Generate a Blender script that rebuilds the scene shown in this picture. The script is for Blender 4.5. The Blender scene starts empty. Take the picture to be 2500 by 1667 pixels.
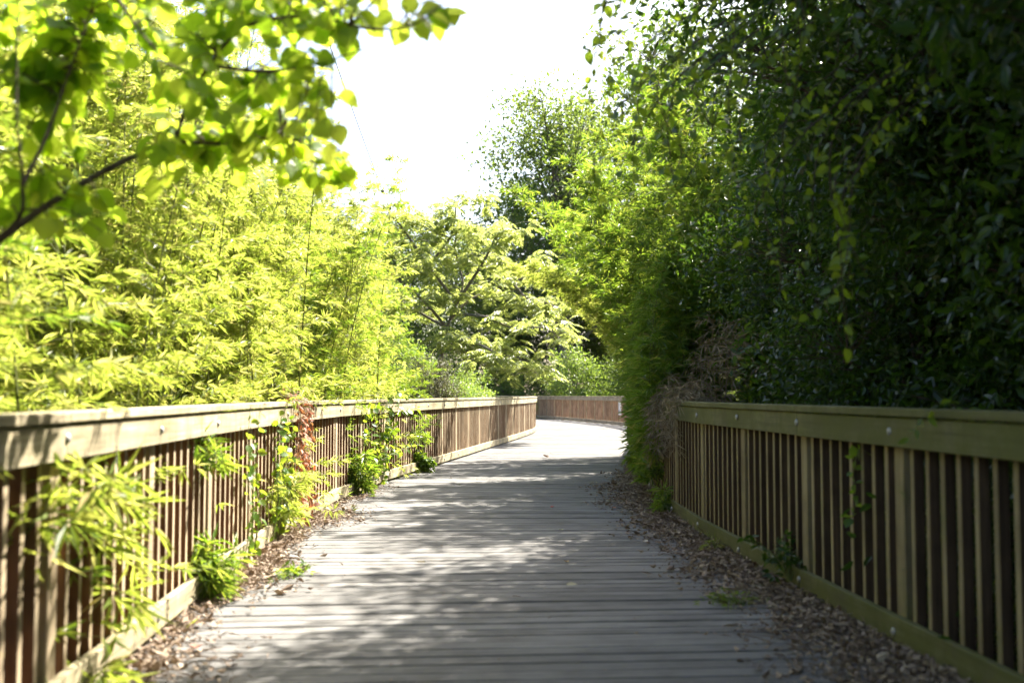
import bpy, math, random
import numpy as np
from mathutils import Vector, Matrix

# ------------------------------------------------------------------ camera, sky, sun, exposure
R = math.radians
SC = bpy.context.scene
COL = SC.collection
F_PX, HORIZON, CAM_H = 2430.0, 963.0, 1.165
PITCH = math.atan((HORIZON - 833.5) / F_PX)
cam_d = bpy.data.cameras.new('camera')
cam = bpy.data.objects.new('camera', cam_d)
COL.objects.link(cam)
cam.location = (0, 0, CAM_H)
cam.rotation_euler = (R(90) + PITCH, 0, 0)
cam_d.sensor_width = 36
cam_d.lens = 36 * F_PX / 2500
cam_d.clip_start, cam_d.clip_end = 0.05, 2000
cam_d.dof.use_dof = True
cam_d.dof.focus_distance = 15.0
cam_d.dof.aperture_fstop = 1.8
SC.camera = cam

SUN_AZ, SUN_EL = 40.0, 48.0        # azimuth from straight ahead towards the right
w = bpy.data.worlds.new('World')
SC.world = w
w.use_nodes = True
wn = w.node_tree
wn.nodes.clear()
wo = wn.nodes.new('ShaderNodeOutputWorld')
wb = wn.nodes.new('ShaderNodeBackground')
sky = wn.nodes.new('ShaderNodeTexSky')
sky.sky_type = 'NISHITA'
sky.sun_disc = False
sky.sun_elevation = R(SUN_EL)
sky.sun_rotation = R(SUN_AZ)
sky.altitude = 100
sky.air_density = 1.0
sky.dust_density = 4.0
sky.ozone_density = 1.0
wb.inputs['Strength'].default_value = 0.075
wn.links.new(sky.outputs[0], wb.inputs[0])
wn.links.new(wb.outputs[0], wo.inputs[0])

sun_dir = Vector((math.sin(R(SUN_AZ)) * math.cos(R(SUN_EL)), math.cos(R(SUN_AZ)) * math.cos(R(SUN_EL)), math.sin(R(SUN_EL))))
sl = bpy.data.lights.new('sun', 'SUN')
sl.energy = 5.0
sl.angle = R(0.55)
sl.color = (1.0, 0.925, 0.79)
so = bpy.data.objects.new('sun', sl)
COL.objects.link(so)
so.rotation_euler = (-sun_dir).to_track_quat('-Z', 'Y').to_euler()
so.location = (20, 25, 40)

SC.view_settings.view_transform = 'Standard'
SC.view_settings.look = 'None'
SC.view_settings.gamma = 1.0
SC.view_settings.exposure = 2.58
SC.view_settings.use_curve_mapping = False
SC.render.engine = 'CYCLES'
cy = SC.cycles
cy.max_bounces = 8
cy.diffuse_bounces = 4
cy.glossy_bounces = 2
cy.transmission_bounces = 6
cy.transparent_max_bounces = 8
cy.caustics_reflective = False
cy.caustics_refractive = False
cy.sample_clamp_indirect = 6.0
cy.use_denoising = True
cy.use_adaptive_sampling = True
cy.adaptive_threshold = 0.02

# ------------------------------------------------------------------ helpers
def at(px, py, depth):
    """the world point seen at photo pixel (px, py), `depth` metres ahead of the camera"""
    f = np.array([0, math.cos(PITCH), math.sin(PITCH)])
    u = np.array([0, -math.sin(PITCH), math.cos(PITCH)])
    r = np.array([1.0, 0, 0])
    d = r * (px - 1250) + u * (833.5 - py) + f * F_PX
    return np.array([0, 0, CAM_H]) + d * (depth / d[1])

def tag(o, label=None, cat=None, group=None, kind=None):
    if label: o['label'] = label
    if cat: o['category'] = cat
    if group: o['group'] = group
    if kind: o['kind'] = kind
    return o

def link(name, data, parent=None, mat=None):
    o = bpy.data.objects.new(name, data)
    COL.objects.link(o)
    if parent is not None: o.parent = parent
    if mat is not None and data is not None and len(data.materials) == 0: data.materials.append(mat)
    return o

def thing(name, label, cat, loc=(0, 0, 0), rz=0.0, group=None):
    o = link(name, None)
    o.empty_display_size = 0.2
    o.location = loc
    o.rotation_euler = (0, 0, rz)
    return tag(o, label, cat, group)

class MB:
    """collects faces with numpy; tint is a per-vertex value"""
    def __init__(self): self.v, self.f, self.t, self.n = [], [], [], 0
    def add(self, v, faces, tint=0.5):
        v = np.asarray(v, float)
        self.v.append(v)
        self.t.append(np.full(len(v), tint) if np.isscalar(tint) else np.asarray(tint, float))
        for fa in (faces if isinstance(faces, list) else [faces]):
            self.f.append(np.asarray(fa, int) + self.n)
        self.n += len(v)
    def mesh(self, name, mat=None, smooth=False):
        me = bpy.data.meshes.new(name)
        v = np.concatenate(self.v)
        me.vertices.add(len(v))
        me.vertices.foreach_set('co', v.ravel())
        loops = np.concatenate([f.ravel() for f in self.f])
        sizes = np.concatenate([np.full(len(f), f.shape[1]) for f in self.f])
        me.loops.add(len(loops))
        me.loops.foreach_set('vertex_index', loops.astype(np.int32))
        me.polygons.add(len(sizes))
        me.polygons.foreach_set('loop_start', np.concatenate([[0], np.cumsum(sizes)[:-1]]).astype(np.int32))
        me.polygons.foreach_set('use_smooth', np.full(len(sizes), smooth))
        a = me.attributes.new('tint', 'FLOAT', 'POINT')
        a.data.foreach_set('value', np.concatenate(self.t).astype(np.float32))
        me.update(calc_edges=True)
        if mat: me.materials.append(mat)
        return me
    def tri(self): return sum(len(f) * (f.shape[1] - 2) for f in self.f)

def nz(a):
    return a / np.maximum(np.linalg.norm(a, axis=-1, keepdims=True), 1e-9)

def tube(mb, pts, radii, sides=5, tint=0.5):
    pts = np.asarray(pts, float)
    k = len(pts)
    radii = np.broadcast_to(np.asarray(radii, float), (k,))
    t = nz(np.gradient(pts, axis=0))
    ref = np.array([0.31, 0.23, 0.92]) if abs(t[:, 2]).mean() < 0.8 else np.array([0.9, 0.3, 0.1])
    a = nz(np.cross(t, ref)); b = np.cross(t, a)
    ang = np.arange(sides) * 2 * math.pi / sides
    ring = pts[:, None] + radii[:, None, None] * (a[:, None] * np.cos(ang)[None, :, None] + b[:, None] * np.sin(ang)[None, :, None])
    i = np.arange(k - 1)[:, None] * sides; j = np.arange(sides)[None]; j2 = (j + 1) % sides
    q = np.stack([i + j, i + j2, i + sides + j2, i + sides + j], -1).reshape(-1, 4)
    mb.add(ring.reshape(-1, 3), q, tint)

def smooth_path(pts, k=14):
    pts = np.asarray(pts, float)
    n = len(pts)
    p = np.vstack([2 * pts[0] - pts[1], pts, 2 * pts[-1] - pts[-2]])
    out = []
    for u in np.linspace(0, n - 1 - 1e-6, k):
        i = int(u); f = u - i
        a, b, c, d = p[i], p[i + 1], p[i + 2], p[i + 3]
        out.append(0.5 * (2 * b + (c - a) * f + (2 * a - 5 * b + 4 * c - d) * f * f + (3 * b - a - 3 * c + d) * f ** 3))
    return np.array(out)

# leaf templates: x along the leaf 0..1, y across -1..1 (times half width), z out of the leaf (times length)
def tmpl_narrow(): return np.array([[0, 0, 0], [.38, -1, .03], [1, 0, -.10], [.38, 1, .03]]), [np.array([[0, 1, 2], [0, 2, 3]])]
def tmpl_oval(): return np.array([[0, 0, 0], [.28, -.9, .06], [.68, -.72, .03], [1, 0, -.10], [.68, .72, .03], [.28, .9, .06]]), [np.array([[0, 1, 2, 3], [0, 3, 4, 5]])]
def tmpl_curl(): return np.array([[0, 0, .10], [.3, -.9, .16], [.7, -.7, .02], [1, 0, .22], [.66, .8, .20], [.25, .9, -.02]]), [np.array([[0, 1, 2, 3], [0, 3, 4, 5]])]
def tmpl_heart(droop=.16, fold=.10, twist=0.0):
    mid = [(0, 0), (.28, 0), (.58, 0), (.82, 0), (1, 0)]
    side = [(-.05, .30), (.16, .86), (.40, 1.0), (.66, .74), (.86, .30)]
    v = []
    for u, y in mid: v.append((u, 0, -droop * u * u))
    for sgn in (-1, 1):
        for u, y in side: v.append((u, sgn * y, -droop * u * u + fold * y * (1 + .35 * sgn * twist) * (1 - .4 * u)))
    v = np.array(v)
    f = []
    for base, flip in ((5, False), (10, True)):
        q = [(0, 1, base + 1, base), (1, 2, base + 2, base + 1), (2, 3, base + 3, base + 2), (3, 4, base + 4, base + 3)]
        for a in q: f.append(a[::-1] if flip else a)
    return v, [np.array(f)]

def leaves(mb, tm, P, D, N, L, W, tint):
    """instances of a leaf template written into mb"""
    v, faces = tm
    D = nz(D); S = nz(np.cross(N, D)); Nn = np.cross(D, S)
    n, k = len(P), len(v)
    L = np.broadcast_to(L, (n,)); W = np.broadcast_to(W, (n,))
    co = (P[:, None] + v[None, :, 0, None] * (L[:, None, None] * D[:, None]) + v[None, :, 1, None] * (0.5 * W[:, None, None] * S[:, None])
          + v[None, :, 2, None] * (L[:, None, None] * Nn[:, None]))
    fs = [(np.arange(n)[:, None, None] * k + f[None]).reshape(-1, f.shape[1]) for f in faces]
    mb.add(co.reshape(-1, 3), fs, np.repeat(np.broadcast_to(tint, (n,)), k))

def box_mb(mb, c, s, tint=.5):
    x, y, z = s[0] / 2, s[1] / 2, s[2] / 2
    v = np.array([[i * x, j * y, k * z] for k in (-1, 1) for j in (-1, 1) for i in (-1, 1)]) + np.array(c)
    mb.add(v, np.array([[0, 2, 3, 1], [4, 5, 7, 6], [0, 1, 5, 4], [2, 6, 7, 3], [1, 3, 7, 5], [0, 4, 6, 2]]), tint)

# ------------------------------------------------------------------ materials
def new_mat(name):
    m = bpy.data.materials.new(name)
    m.use_nodes = True
    nt = m.node_tree
    nt.nodes.clear()
    out = nt.nodes.new('ShaderNodeOutputMaterial')
    return m, nt, out
def nd(nt, typ, **kw):
    n = nt.nodes.new(typ)
    for k, v in kw.items():
        if k.startswith('i_'):
            key = k[2:]
            key = int(key) if key.isdigit() else key.replace('_', ' ')
            n.inputs[key].default_value = v
        else: setattr(n, k, v)
    return n
def ramp(nt, stops):
    r = nt.nodes.new('ShaderNodeValToRGB')
    e = r.color_ramp.elements
    while len(e) < len(stops): e.new(0.5)
    for el, (p, c) in zip(e, stops):
        el.position = p
        el.color = (*c, 1) if len(c) == 3 else c
    return r

def leaf_mat(name, refl, trans, tf=0.45, rough=0.42, spec=0.4):
    """refl / trans: lists of (pos, colour) over the tint attribute"""
    m, nt, out = new_mat(name)
    at_ = nd(nt, 'ShaderNodeAttribute', attribute_name='tint')
    r1 = ramp(nt, refl); r2 = ramp(nt, trans)
    nt.links.new(at_.outputs['Fac'], r1.inputs[0]); nt.links.new(at_.outputs['Fac'], r2.inputs[0])
    p = nd(nt, 'ShaderNodeBsdfPrincipled', i_Roughness=rough)
    p.inputs['Specular IOR Level'].default_value = spec
    t = nd(nt, 'ShaderNodeBsdfTranslucent')
    mx = nd(nt, 'ShaderNodeMixShader', i_0=tf)
    nt.links.new(r1.outputs[0], p.inputs['Base Color']); nt.links.new(r2.outputs[0], t.inputs[0])
    nt.links.new(p.outputs[0], mx.inputs[1]); nt.links.new(t.outputs[0], mx.inputs[2])
    nt.links.new(mx.outputs[0], out.inputs[0])
    return m

def wood_mat(name, dark, mid, light, axis, scale=1.0, moss=0.0, moss_col=(.07, .085, .022), rough=.8, spots=0.0, bump=.35, val=.22, stain=0.0):
    m, nt, out = new_mat(name)
    tc = nd(nt, 'ShaderNodeTexCoord'); oi = nd(nt, 'ShaderNodeObjectInfo')
    off = nd(nt, 'ShaderNodeVectorMath', operation='SCALE'); off.inputs[0].default_value = (17.3, 31.1, 23.7)
    nt.links.new(oi.outputs['Random'], off.inputs['Scale'])
    add = nd(nt, 'ShaderNodeVectorMath', operation='ADD')
    nt.links.new(tc.outputs['Object'], add.inputs[0]); nt.links.new(off.outputs[0], add.inputs[1])
    s = [38.0 * scale] * 3; s[axis] = 1.6 * scale
    mp = nd(nt, 'ShaderNodeMapping'); mp.inputs['Scale'].default_value = s
    nt.links.new(add.outputs[0], mp.inputs[0])
    g = nd(nt, 'ShaderNodeTexNoise', i_Scale=1.0, i_Detail=7.0, i_Roughness=.68, i_Distortion=.35)
    nt.links.new(mp.outputs[0], g.inputs['Vector'])
    rp = ramp(nt, [(.28, dark), (.5, mid), (.72, light)])
    nt.links.new(g.outputs['Fac'], rp.inputs[0])
    # broad weathering
    b = nd(nt, 'ShaderNodeTexNoise', i_Scale=2.6, i_Detail=5.0, i_Roughness=.6)
    nt.links.new(add.outputs[0], b.inputs['Vector'])
    br = ramp(nt, [(.3, (.62, .60, .58)), (.55, (1, 1, 1)), (.8, (1.18, 1.15, 1.1))])
    nt.links.new(b.outputs['Fac'], br.inputs[0])
    mul = nd(nt, 'ShaderNodeMix', data_type='RGBA', blend_type='MULTIPLY', i_0=1.0)
    nt.links.new(rp.outputs[0], mul.inputs[6]); nt.links.new(br.outputs[0], mul.inputs[7])
    # one tone for each board
    hv = nd(nt, 'ShaderNodeHueSaturation')
    mr = nd(nt, 'ShaderNodeMapRange'); mr.inputs['To Min'].default_value = 1 - val; mr.inputs['To Max'].default_value = 1 + val
    nt.links.new(oi.outputs['Random'], mr.inputs['Value']); nt.links.new(mr.outputs[0], hv.inputs['Value'])
    nt.links.new(mul.outputs[2], hv.inputs['Color'])
    last = hv.outputs[0]
    if spots > 0:
        sp = nd(nt, 'ShaderNodeTexVoronoi', i_Scale=9.0); nt.links.new(add.outputs[0], sp.inputs['Vector'])
        sr = ramp(nt, [(.03, (1, 1, 1)), (.07, (0, 0, 0))]); nt.links.new(sp.outputs['Distance'], sr.inputs[0])
        sm = nd(nt, 'ShaderNodeMath', operation='MULTIPLY', i_1=spots); nt.links.new(sr.outputs[0], sm.inputs[0])
        mx = nd(nt, 'ShaderNodeMix', data_type='RGBA'); mx.inputs[7].default_value = (.05, .045, .04, 1)
        nt.links.new(sm.outputs[0], mx.inputs[0]); nt.links.new(last, mx.inputs[6]); last = mx.outputs[2]
    if stain > 0:
        sp = nd(nt, 'ShaderNodeMapping'); sp.inputs['Scale'].default_value = (9.0, 9.0, .9); nt.links.new(add.outputs[0], sp.inputs[0])
        sn = nd(nt, 'ShaderNodeTexNoise', i_Scale=1.0, i_Detail=6.0, i_Roughness=.7); nt.links.new(sp.outputs[0], sn.inputs['Vector'])
        sr = ramp(nt, [(.50, (0, 0, 0)), (.66, (1, 1, 1))]); nt.links.new(sn.outputs['Fac'], sr.inputs[0])
        sm = nd(nt, 'ShaderNodeMath', operation='MULTIPLY', i_1=stain); nt.links.new(sr.outputs[0], sm.inputs[0])
        mx = nd(nt, 'ShaderNodeMix', data_type='RGBA'); mx.inputs[7].default_value = (.085, .075, .05, 1)
        nt.links.new(sm.outputs[0], mx.inputs[0]); nt.links.new(last, mx.inputs[6]); last = mx.outputs[2]
    if moss > 0:
        mn = nd(nt, 'ShaderNodeTexNoise', i_Scale=3.4, i_Detail=8.0, i_Roughness=.72)
        nt.links.new(add.outputs[0], mn.inputs['Vector'])
        lo = .72 - .62 * moss
        mrp = ramp(nt, [(max(lo, 0), (0, 0, 0)), (min(lo + .22, 1), (1, 1, 1))]); nt.links.new(mn.outputs['Fac'], mrp.inputs[0])
        ms = nd(nt, 'ShaderNodeMath', operation='MULTIPLY', i_1=.82); nt.links.new(mrp.outputs[0], ms.inputs[0])
        mx = nd(nt, 'ShaderNodeMix', data_type='RGBA'); mx.inputs[7].default_value = (*moss_col, 1)
        nt.links.new(ms.outputs[0], mx.inputs[0]); nt.links.new(last, mx.inputs[6]); last = mx.outputs[2]
    p = nd(nt, 'ShaderNodeBsdfPrincipled', i_Roughness=rough)
    p.inputs['Specular IOR Level'].default_value = .25
    nt.links.new(last, p.inputs['Base Color'])
    bp = nd(nt, 'ShaderNodeBump', i_Strength=bump, i_Distance=.006)
    nt.links.new(g.outputs['Fac'], bp.inputs['Height']); nt.links.new(bp.outputs[0], p.inputs['Normal'])
    nt.links.new(p.outputs[0], out.inputs[0])
    return m

def noise_mat(name, cols, scale=4.0, rough=.9, detail=6.0, bump=0.0, metallic=0.0):
    m, nt, out = new_mat(name)
    tc = nd(nt, 'ShaderNodeTexCoord')
    n = nd(nt, 'ShaderNodeTexNoise', i_Scale=scale, i_Detail=detail, i_Roughness=.65)
    nt.links.new(tc.outputs['Object'], n.inputs['Vector'])
    k = len(cols)
    r = ramp(nt, [(.3 + .4 * i / max(k - 1, 1), c) for i, c in enumerate(cols)])
    nt.links.new(n.outputs['Fac'], r.inputs[0])
    p = nd(nt, 'ShaderNodeBsdfPrincipled', i_Roughness=rough, i_Metallic=metallic)
    p.inputs['Specular IOR Level'].default_value = .3
    nt.links.new(r.outputs[0], p.inputs['Base Color'])
    if bump:
        bp = nd(nt, 'ShaderNodeBump', i_Strength=bump, i_Distance=.02)
        nt.links.new(n.outputs['Fac'], bp.inputs['Height']); nt.links.new(bp.outputs[0], p.inputs['Normal'])
    nt.links.new(p.outputs[0], out.inputs[0])
    return m

M = {}
M['plank'] = wood_mat('weathered grey decking', (.075, .073, .073), (.150, .148, .148), (.215, .212, .210), 0, moss=.0, spots=.7, val=.20, bump=.7)
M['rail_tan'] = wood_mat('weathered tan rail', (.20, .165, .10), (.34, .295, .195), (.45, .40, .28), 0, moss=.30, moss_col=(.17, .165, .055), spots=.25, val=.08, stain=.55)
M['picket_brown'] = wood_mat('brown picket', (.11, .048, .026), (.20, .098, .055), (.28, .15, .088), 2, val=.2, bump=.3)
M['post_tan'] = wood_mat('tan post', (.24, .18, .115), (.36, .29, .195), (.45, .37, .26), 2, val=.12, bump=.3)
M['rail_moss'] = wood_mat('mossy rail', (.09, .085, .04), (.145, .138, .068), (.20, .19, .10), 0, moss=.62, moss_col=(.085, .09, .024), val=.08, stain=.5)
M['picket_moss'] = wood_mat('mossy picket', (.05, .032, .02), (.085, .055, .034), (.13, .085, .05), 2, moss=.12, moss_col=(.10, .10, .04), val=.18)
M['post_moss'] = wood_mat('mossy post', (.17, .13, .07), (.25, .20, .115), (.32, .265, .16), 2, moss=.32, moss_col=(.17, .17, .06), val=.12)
M['rail_far'] = wood_mat('dry rail', (.24, .19, .13), (.36, .30, .22), (.46, .40, .30), 0, moss=.12, moss_col=(.2, .19, .09), val=.08, stain=.4)
M['picket_far'] = wood_mat('dry brown picket', (.20, .12, .075), (.31, .20, .135), (.40, .28, .20), 2, val=.2)
M['bolt'] = noise_mat('galvanised steel', [(.26, .26, .26), (.40, .40, .40)], 30, .55, metallic=.4)
M['ground'] = noise_mat('forest floor', [(.03, .028, .015), (.06, .05, .03), (.045, .06, .02)], 1.4, .95, bump=.5)
M['bark'] = noise_mat('dark bark', [(.045, .03, .022), (.09, .065, .05), (.14, .11, .09)], 22, .9, bump=.4)
M['bark_grey'] = noise_mat('grey bark', [(.09, .075, .06), (.15, .13, .11), (.21, .19, .16)], 20, .9, bump=.4)
M['culm'] = noise_mat('bamboo culm', [(.07, .09, .025), (.12, .14, .04), (.17, .16, .07)], 6, .5)
M['culm_dry'] = noise_mat('dry bamboo culm', [(.16, .12, .07), (.26, .20, .12)], 6, .7)
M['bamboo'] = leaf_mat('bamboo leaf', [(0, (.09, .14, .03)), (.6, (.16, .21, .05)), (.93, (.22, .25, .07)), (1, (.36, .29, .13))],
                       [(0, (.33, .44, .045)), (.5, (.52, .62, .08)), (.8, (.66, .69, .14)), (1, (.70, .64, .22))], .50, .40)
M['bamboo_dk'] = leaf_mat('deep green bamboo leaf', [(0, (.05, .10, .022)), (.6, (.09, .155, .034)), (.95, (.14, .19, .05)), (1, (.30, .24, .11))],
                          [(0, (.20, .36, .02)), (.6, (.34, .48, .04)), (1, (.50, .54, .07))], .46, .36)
M['dead'] = leaf_mat('dead bamboo leaf', [(0, (.19, .155, .105)), (.5, (.31, .26, .18)), (1, (.45, .39, .29))],
                     [(0, (.14, .11, .07)), (1, (.28, .23, .15))], .22, .7, .2)
M['heart'] = leaf_mat('broad thin leaf', [(0, (.045, .11, .02)), (.6, (.075, .15, .025)), (1, (.11, .18, .03))],
                      [(0, (.32, .52, .02)), (.5, (.56, .72, .05)), (1, (.74, .84, .09))], .62, .45, .2)
M['vine'] = leaf_mat('vine leaf', [(0, (.03, .085, .015)), (.6, (.055, .125, .02)), (1, (.09, .17, .03))],
                     [(0, (.22, .38, .015)), (1, (.46, .56, .04))], .48, .36)
M['red_vine'] = leaf_mat('withered red leaf', [(0, (.20, .07, .035)), (.5, (.33, .14, .07)), (1, (.42, .26, .13))],
                         [(0, (.30, .08, .03)), (1, (.45, .22, .08))], .35, .6)
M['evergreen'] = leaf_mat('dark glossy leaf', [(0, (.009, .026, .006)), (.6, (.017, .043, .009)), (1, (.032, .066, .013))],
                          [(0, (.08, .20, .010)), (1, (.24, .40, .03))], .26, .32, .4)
M['tree'] = leaf_mat('mid green leaf', [(0, (.045, .085, .022)), (.6, (.075, .125, .032)), (1, (.12, .16, .045))],
                     [(0, (.16, .26, .03)), (1, (.32, .40, .06))], .38, .45)
M['pale'] = leaf_mat('pale green leaf', [(0, (.06, .12, .03)), (1, (.14, .20, .055))], [(0, (.20, .34, .04)), (1, (.38, .48, .07))], .42, .45)
M['mimosa'] = leaf_mat('feathery leaf', [(0, (.10, .15, .05)), (1, (.20, .24, .08))], [(0, (.38, .46, .09)), (1, (.55, .60, .16))], .48, .45)
M['twiggy'] = leaf_mat('small dull leaf', [(0, (.04, .05, .025)), (1, (.11, .105, .055))], [(0, (.08, .10, .03)), (1, (.20, .19, .08))], .28, .5)
M['needle'] = leaf_mat('pine needle', [(0, (.045, .075, .04)), (1, (.10, .14, .075))], [(0, (.08, .13, .05)), (1, (.18, .24, .09))], .25, .5)
M['litter'] = leaf_mat('dry fallen leaf', [(0, (.11, .075, .055)), (.5, (.27, .205, .155)), (.9, (.43, .35, .275)), (1, (.56, .50, .42))],
                       [(0, (.08, .045, .02)), (1, (.22, .15, .08))], .12, .75, .25)

# ------------------------------------------------------------------ the path
KY = np.array([-6, -3, 0, 4, 7, 9.2, 11.9, 16.1, 20, 23, 27.75, 31.5, 35, 37.2, 39.9, 43.8, 48.8, 55, 62.0])
KX = np.array([.78, .56, .34, .08, -.125, -.205, -.09, .47, 1.03, 1.47, 2.12, 2.5, 2.47, 2.27, 1.78, .92, -.42, -2.5, -5.4])
def nat_spline(x, y):
    n = len(x); h = np.diff(x)
    A = np.zeros((n, n)); b = np.zeros(n); A[0, 0] = A[-1, -1] = 1
    for i in range(1, n - 1):
        A[i, i - 1], A[i, i], A[i, i + 1] = h[i - 1], 2 * (h[i - 1] + h[i]), h[i]
        b[i] = 3 * ((y[i + 1] - y[i]) / h[i] - (y[i] - y[i - 1]) / h[i - 1])
    c = np.linalg.solve(A, b)
    def f(q):
        i = np.clip(np.searchsorted(x, q) - 1, 0, n - 2)
        d = (c[i + 1] - c[i]) / (3 * h[i]); bb = (y[i + 1] - y[i]) / h[i] - h[i] * (2 * c[i] + c[i + 1]) / 3
        t = q - x[i]
        return y[i] + bb * t + c[i] * t * t + d * t ** 3
    return f
fx = nat_spline(KY, KX)
yy = np.linspace(-4, 60, 6000)
CX = fx(yy)
for _ in range(1):
    k = 241
    pad = np.concatenate([np.full(k // 2, 0), np.zeros(0)])
    ker = np.hanning(k); ker /= ker.sum()
    ext = np.concatenate([CX[0] - (CX[1:k // 2 + 1][::-1] - CX[0]), CX, CX[-1] - (CX[-k // 2:-1][::-1] - CX[-1])])
    CX = np.convolve(ext, ker, 'valid')[:len(yy)]
CP = np.stack([CX, yy], 1)
CT = nz(np.gradient(CP, axis=0))
CN = np.stack([CT[:, 1], -CT[:, 0]], 1)        # to the right
HALF = 1.715
class Curve:
    def __init__(self, off):
        self.p = CP + CN * off
        self.s = np.concatenate([[0], np.cumsum(np.linalg.norm(np.diff(self.p, axis=0), axis=1))])
    def pos(self, s): return np.array([np.interp(s, self.s, self.p[:, 0]), np.interp(s, self.s, self.p[:, 1])])
    def at_y(self, y): return np.interp(y, self.p[:, 1], self.s)
    def x_at(self, y): return np.interp(y, self.p[:, 1], self.p[:, 0])
    def tan(self, s):
        d = self.pos(s + .05) - self.pos(s - .05)
        return d / np.linalg.norm(d)
LEFT, RIGHT, MID = Curve(-HALF), Curve(HALF), Curve(0)
rng = np.random.default_rng(7)
rnd = random.Random(5)

# ground: one sheet to the horizon
def ground():
    n = 90
    g = np.linspace(-1, 1, n); g = np.sign(g) * np.abs(g) ** 2.2 * 400
    X, Y = np.meshgrid(g, g + 20)
    Z = -.75 + .12 * np.sin(X * .9) * np.cos(Y * .7) + .25 * np.sin(X * .07 + 1) * np.sin(Y * .05)
    Z -= np.clip((np.hypot(X, Y - 20) - 60) / 340, 0, 1) * .5
    mb = MB()
    i = np.arange(n - 1)[:, None] * n + np.arange(n - 1)[None]
    mb.add(np.stack([X, Y, Z], -1).reshape(-1, 3), np.stack([i, i + 1, i + n + 1, i + n], -1).reshape(-1, 4))
    o = link('ground', mb.mesh('ground', M['ground'], True))
    tag(o, kind='structure')
ground()

# ------------------------------------------------------------------ boardwalk
def hexboard(mb, A, B, C, D, z0, z1, ch=.006):
    """a board with eased top edges; A,B near edge (left,right), D,C far edge, xy pairs"""
    A, B, C, D = map(np.asarray, (A, B, C, D))
    u = nz((D - A)[None])[0]; v = nz((C - B)[None])[0]
    v3 = []
    for a, d, uu in ((A, D, u), (B, C, v)):
        v3 += [(*a, z0), (*a, z1 - ch), (*(a + uu * ch), z1), (*(d - uu * ch), z1), (*d, z1 - ch), (*d, z0)]
    f4 = [[i, (i + 1) % 6, (i + 1) % 6 + 6, i + 6] for i in range(6)]
    mb.add(np.array(v3), [np.array(f4)[:, ::-1], np.array([[0, 1, 2, 3, 4, 5]]), np.array([[11, 10, 9, 8, 7, 6]])])

deck = link('boardwalk', None)
tag(deck, 'grey weathered plank boardwalk curving away between the two railings', kind='structure')
pitch_b = .128
eL, eR = Curve(-HALF - .2), Curve(HALF + .2)
n_b = int((MID.at_y(59) - MID.at_y(-3)) / pitch_b)
s0 = MID.at_y(-3)
rest = MB(); made = 0
for i in range(n_b):
    sa, sb = s0 + i * pitch_b, s0 + (i + 1) * pitch_b
    idx = [np.interp(q, MID.s, np.arange(len(MID.s))) for q in (sa + .0036 + rnd.uniform(-.002, .003), sb - .0036 + rnd.uniform(-.003, .002))]
    def ep(cv, j, sg):
        p = np.array([np.interp(j, np.arange(len(cv.p)), cv.p[:, 0]), np.interp(j, np.arange(len(cv.p)), cv.p[:, 1])])
        return p
    A, B, C, D = ep(eL, idx[0], -1), ep(eR, idx[0], 1), ep(eR, idx[1], 1), ep(eL, idx[1], -1)
    zt = rnd.uniform(-.006, .002)
    if A[1] > 2.6 or B[1] > 2.6:
        if made < 300:
            c = (A + B + C + D) / 4; t = nz(((B + C) - (A + D))[None])[0]
            rot = np.array([[t[0], t[1]], [-t[1], t[0]]])
            mb = MB(); hexboard(mb, *[rot @ (q - c) for q in (A, B, C, D)], -.038, 0)
            o = link('plank', mb.mesh('plank', M['plank']), deck)
            o.location = (c[0], c[1], zt); o.rotation_euler = (rnd.uniform(-.006, .006), 0, math.atan2(t[1], t[0]))
            made += 1; continue
    hexboard(rest, A, B, C, D, -.038 + zt, zt)
tag(link('planks_beyond', rest.mesh('planks_beyond', M['plank']), deck), kind='stuff')
# joists and posts carrying the deck
jm = MB()
for off in (-1.5, -.5, .5, 1.5):
    cv = Curve(off)
    p = cv.p[::150]
    for a, b in zip(p[:-1], p[1:]):
        d = nz((b - a)[None])[0]; nn = np.array([d[1], -d[0]]) * .022
        q = [a - nn, a + nn, b + nn, b - nn]
        v = np.array([(*k, z) for z in (-.24, -.046) for k in q])
        jm.add(v, np.array([[0, 3, 2, 1], [4, 5, 6, 7], [0, 1, 5, 4], [1, 2, 6, 5], [2, 3, 7, 6], [3, 0, 4, 7]]))
tag(link('joists', jm.mesh('joists', M['picket_far']), deck), kind='stuff')

# ------------------------------------------------------------------ railings
def board_mesh(cv_in, cv_out, sa, sb, z0, z1, base, gap=.002):
    """board between two offset curves; ends follow the joints; returns mesh in local frame + object transform"""
    ia, ib = (np.interp(q, base.s, np.arange(len(base.s))) for q in (sa + gap, sb - gap))
    g = lambda cv, j: np.array([np.interp(j, np.arange(len(cv.p)), cv.p[:, 0]), np.interp(j, np.arange(len(cv.p)), cv.p[:, 1])])
    A, B, C, D = g(cv_in, ia), g(cv_in, ib), g(cv_out, ib), g(cv_out, ia)
    c = (A + B + C + D) / 4; t = nz(((B + C) - (A + D))[None])[0]
    rot = np.array([[t[0], t[1]], [-t[1], t[0]]])
    A, B, C, D = [rot @ (q - c) for q in (A, B, C, D)]
    h = (z1 - z0) / 2; e = .004
    mb = MB()
    # eased cross section ring at each end
    ring = []
    for I, O in ((A, D), (B, C)):
        w_ = nz((O - I)[None])[0] * e
        ring += [(*I, -h + e), (*I, h - e), (*(I + w_), h), (*(O - w_), h), (*O, h - e), (*O, -h + e), (*(O - w_), -h), (*(I + w_), -h)]
    f = np.array([[i, (i + 1) % 8, (i + 1) % 8 + 8, i + 8] for i in range(8)])
    mb.add(np.array(ring), [f, np.array([[7, 6, 5, 4, 3, 2, 1, 0]]), np.array([[8, 9, 10, 11, 12, 13, 14, 15]])])
    return mb, c, math.atan2(t[1], t[0]), (z0 + z1) / 2

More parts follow.
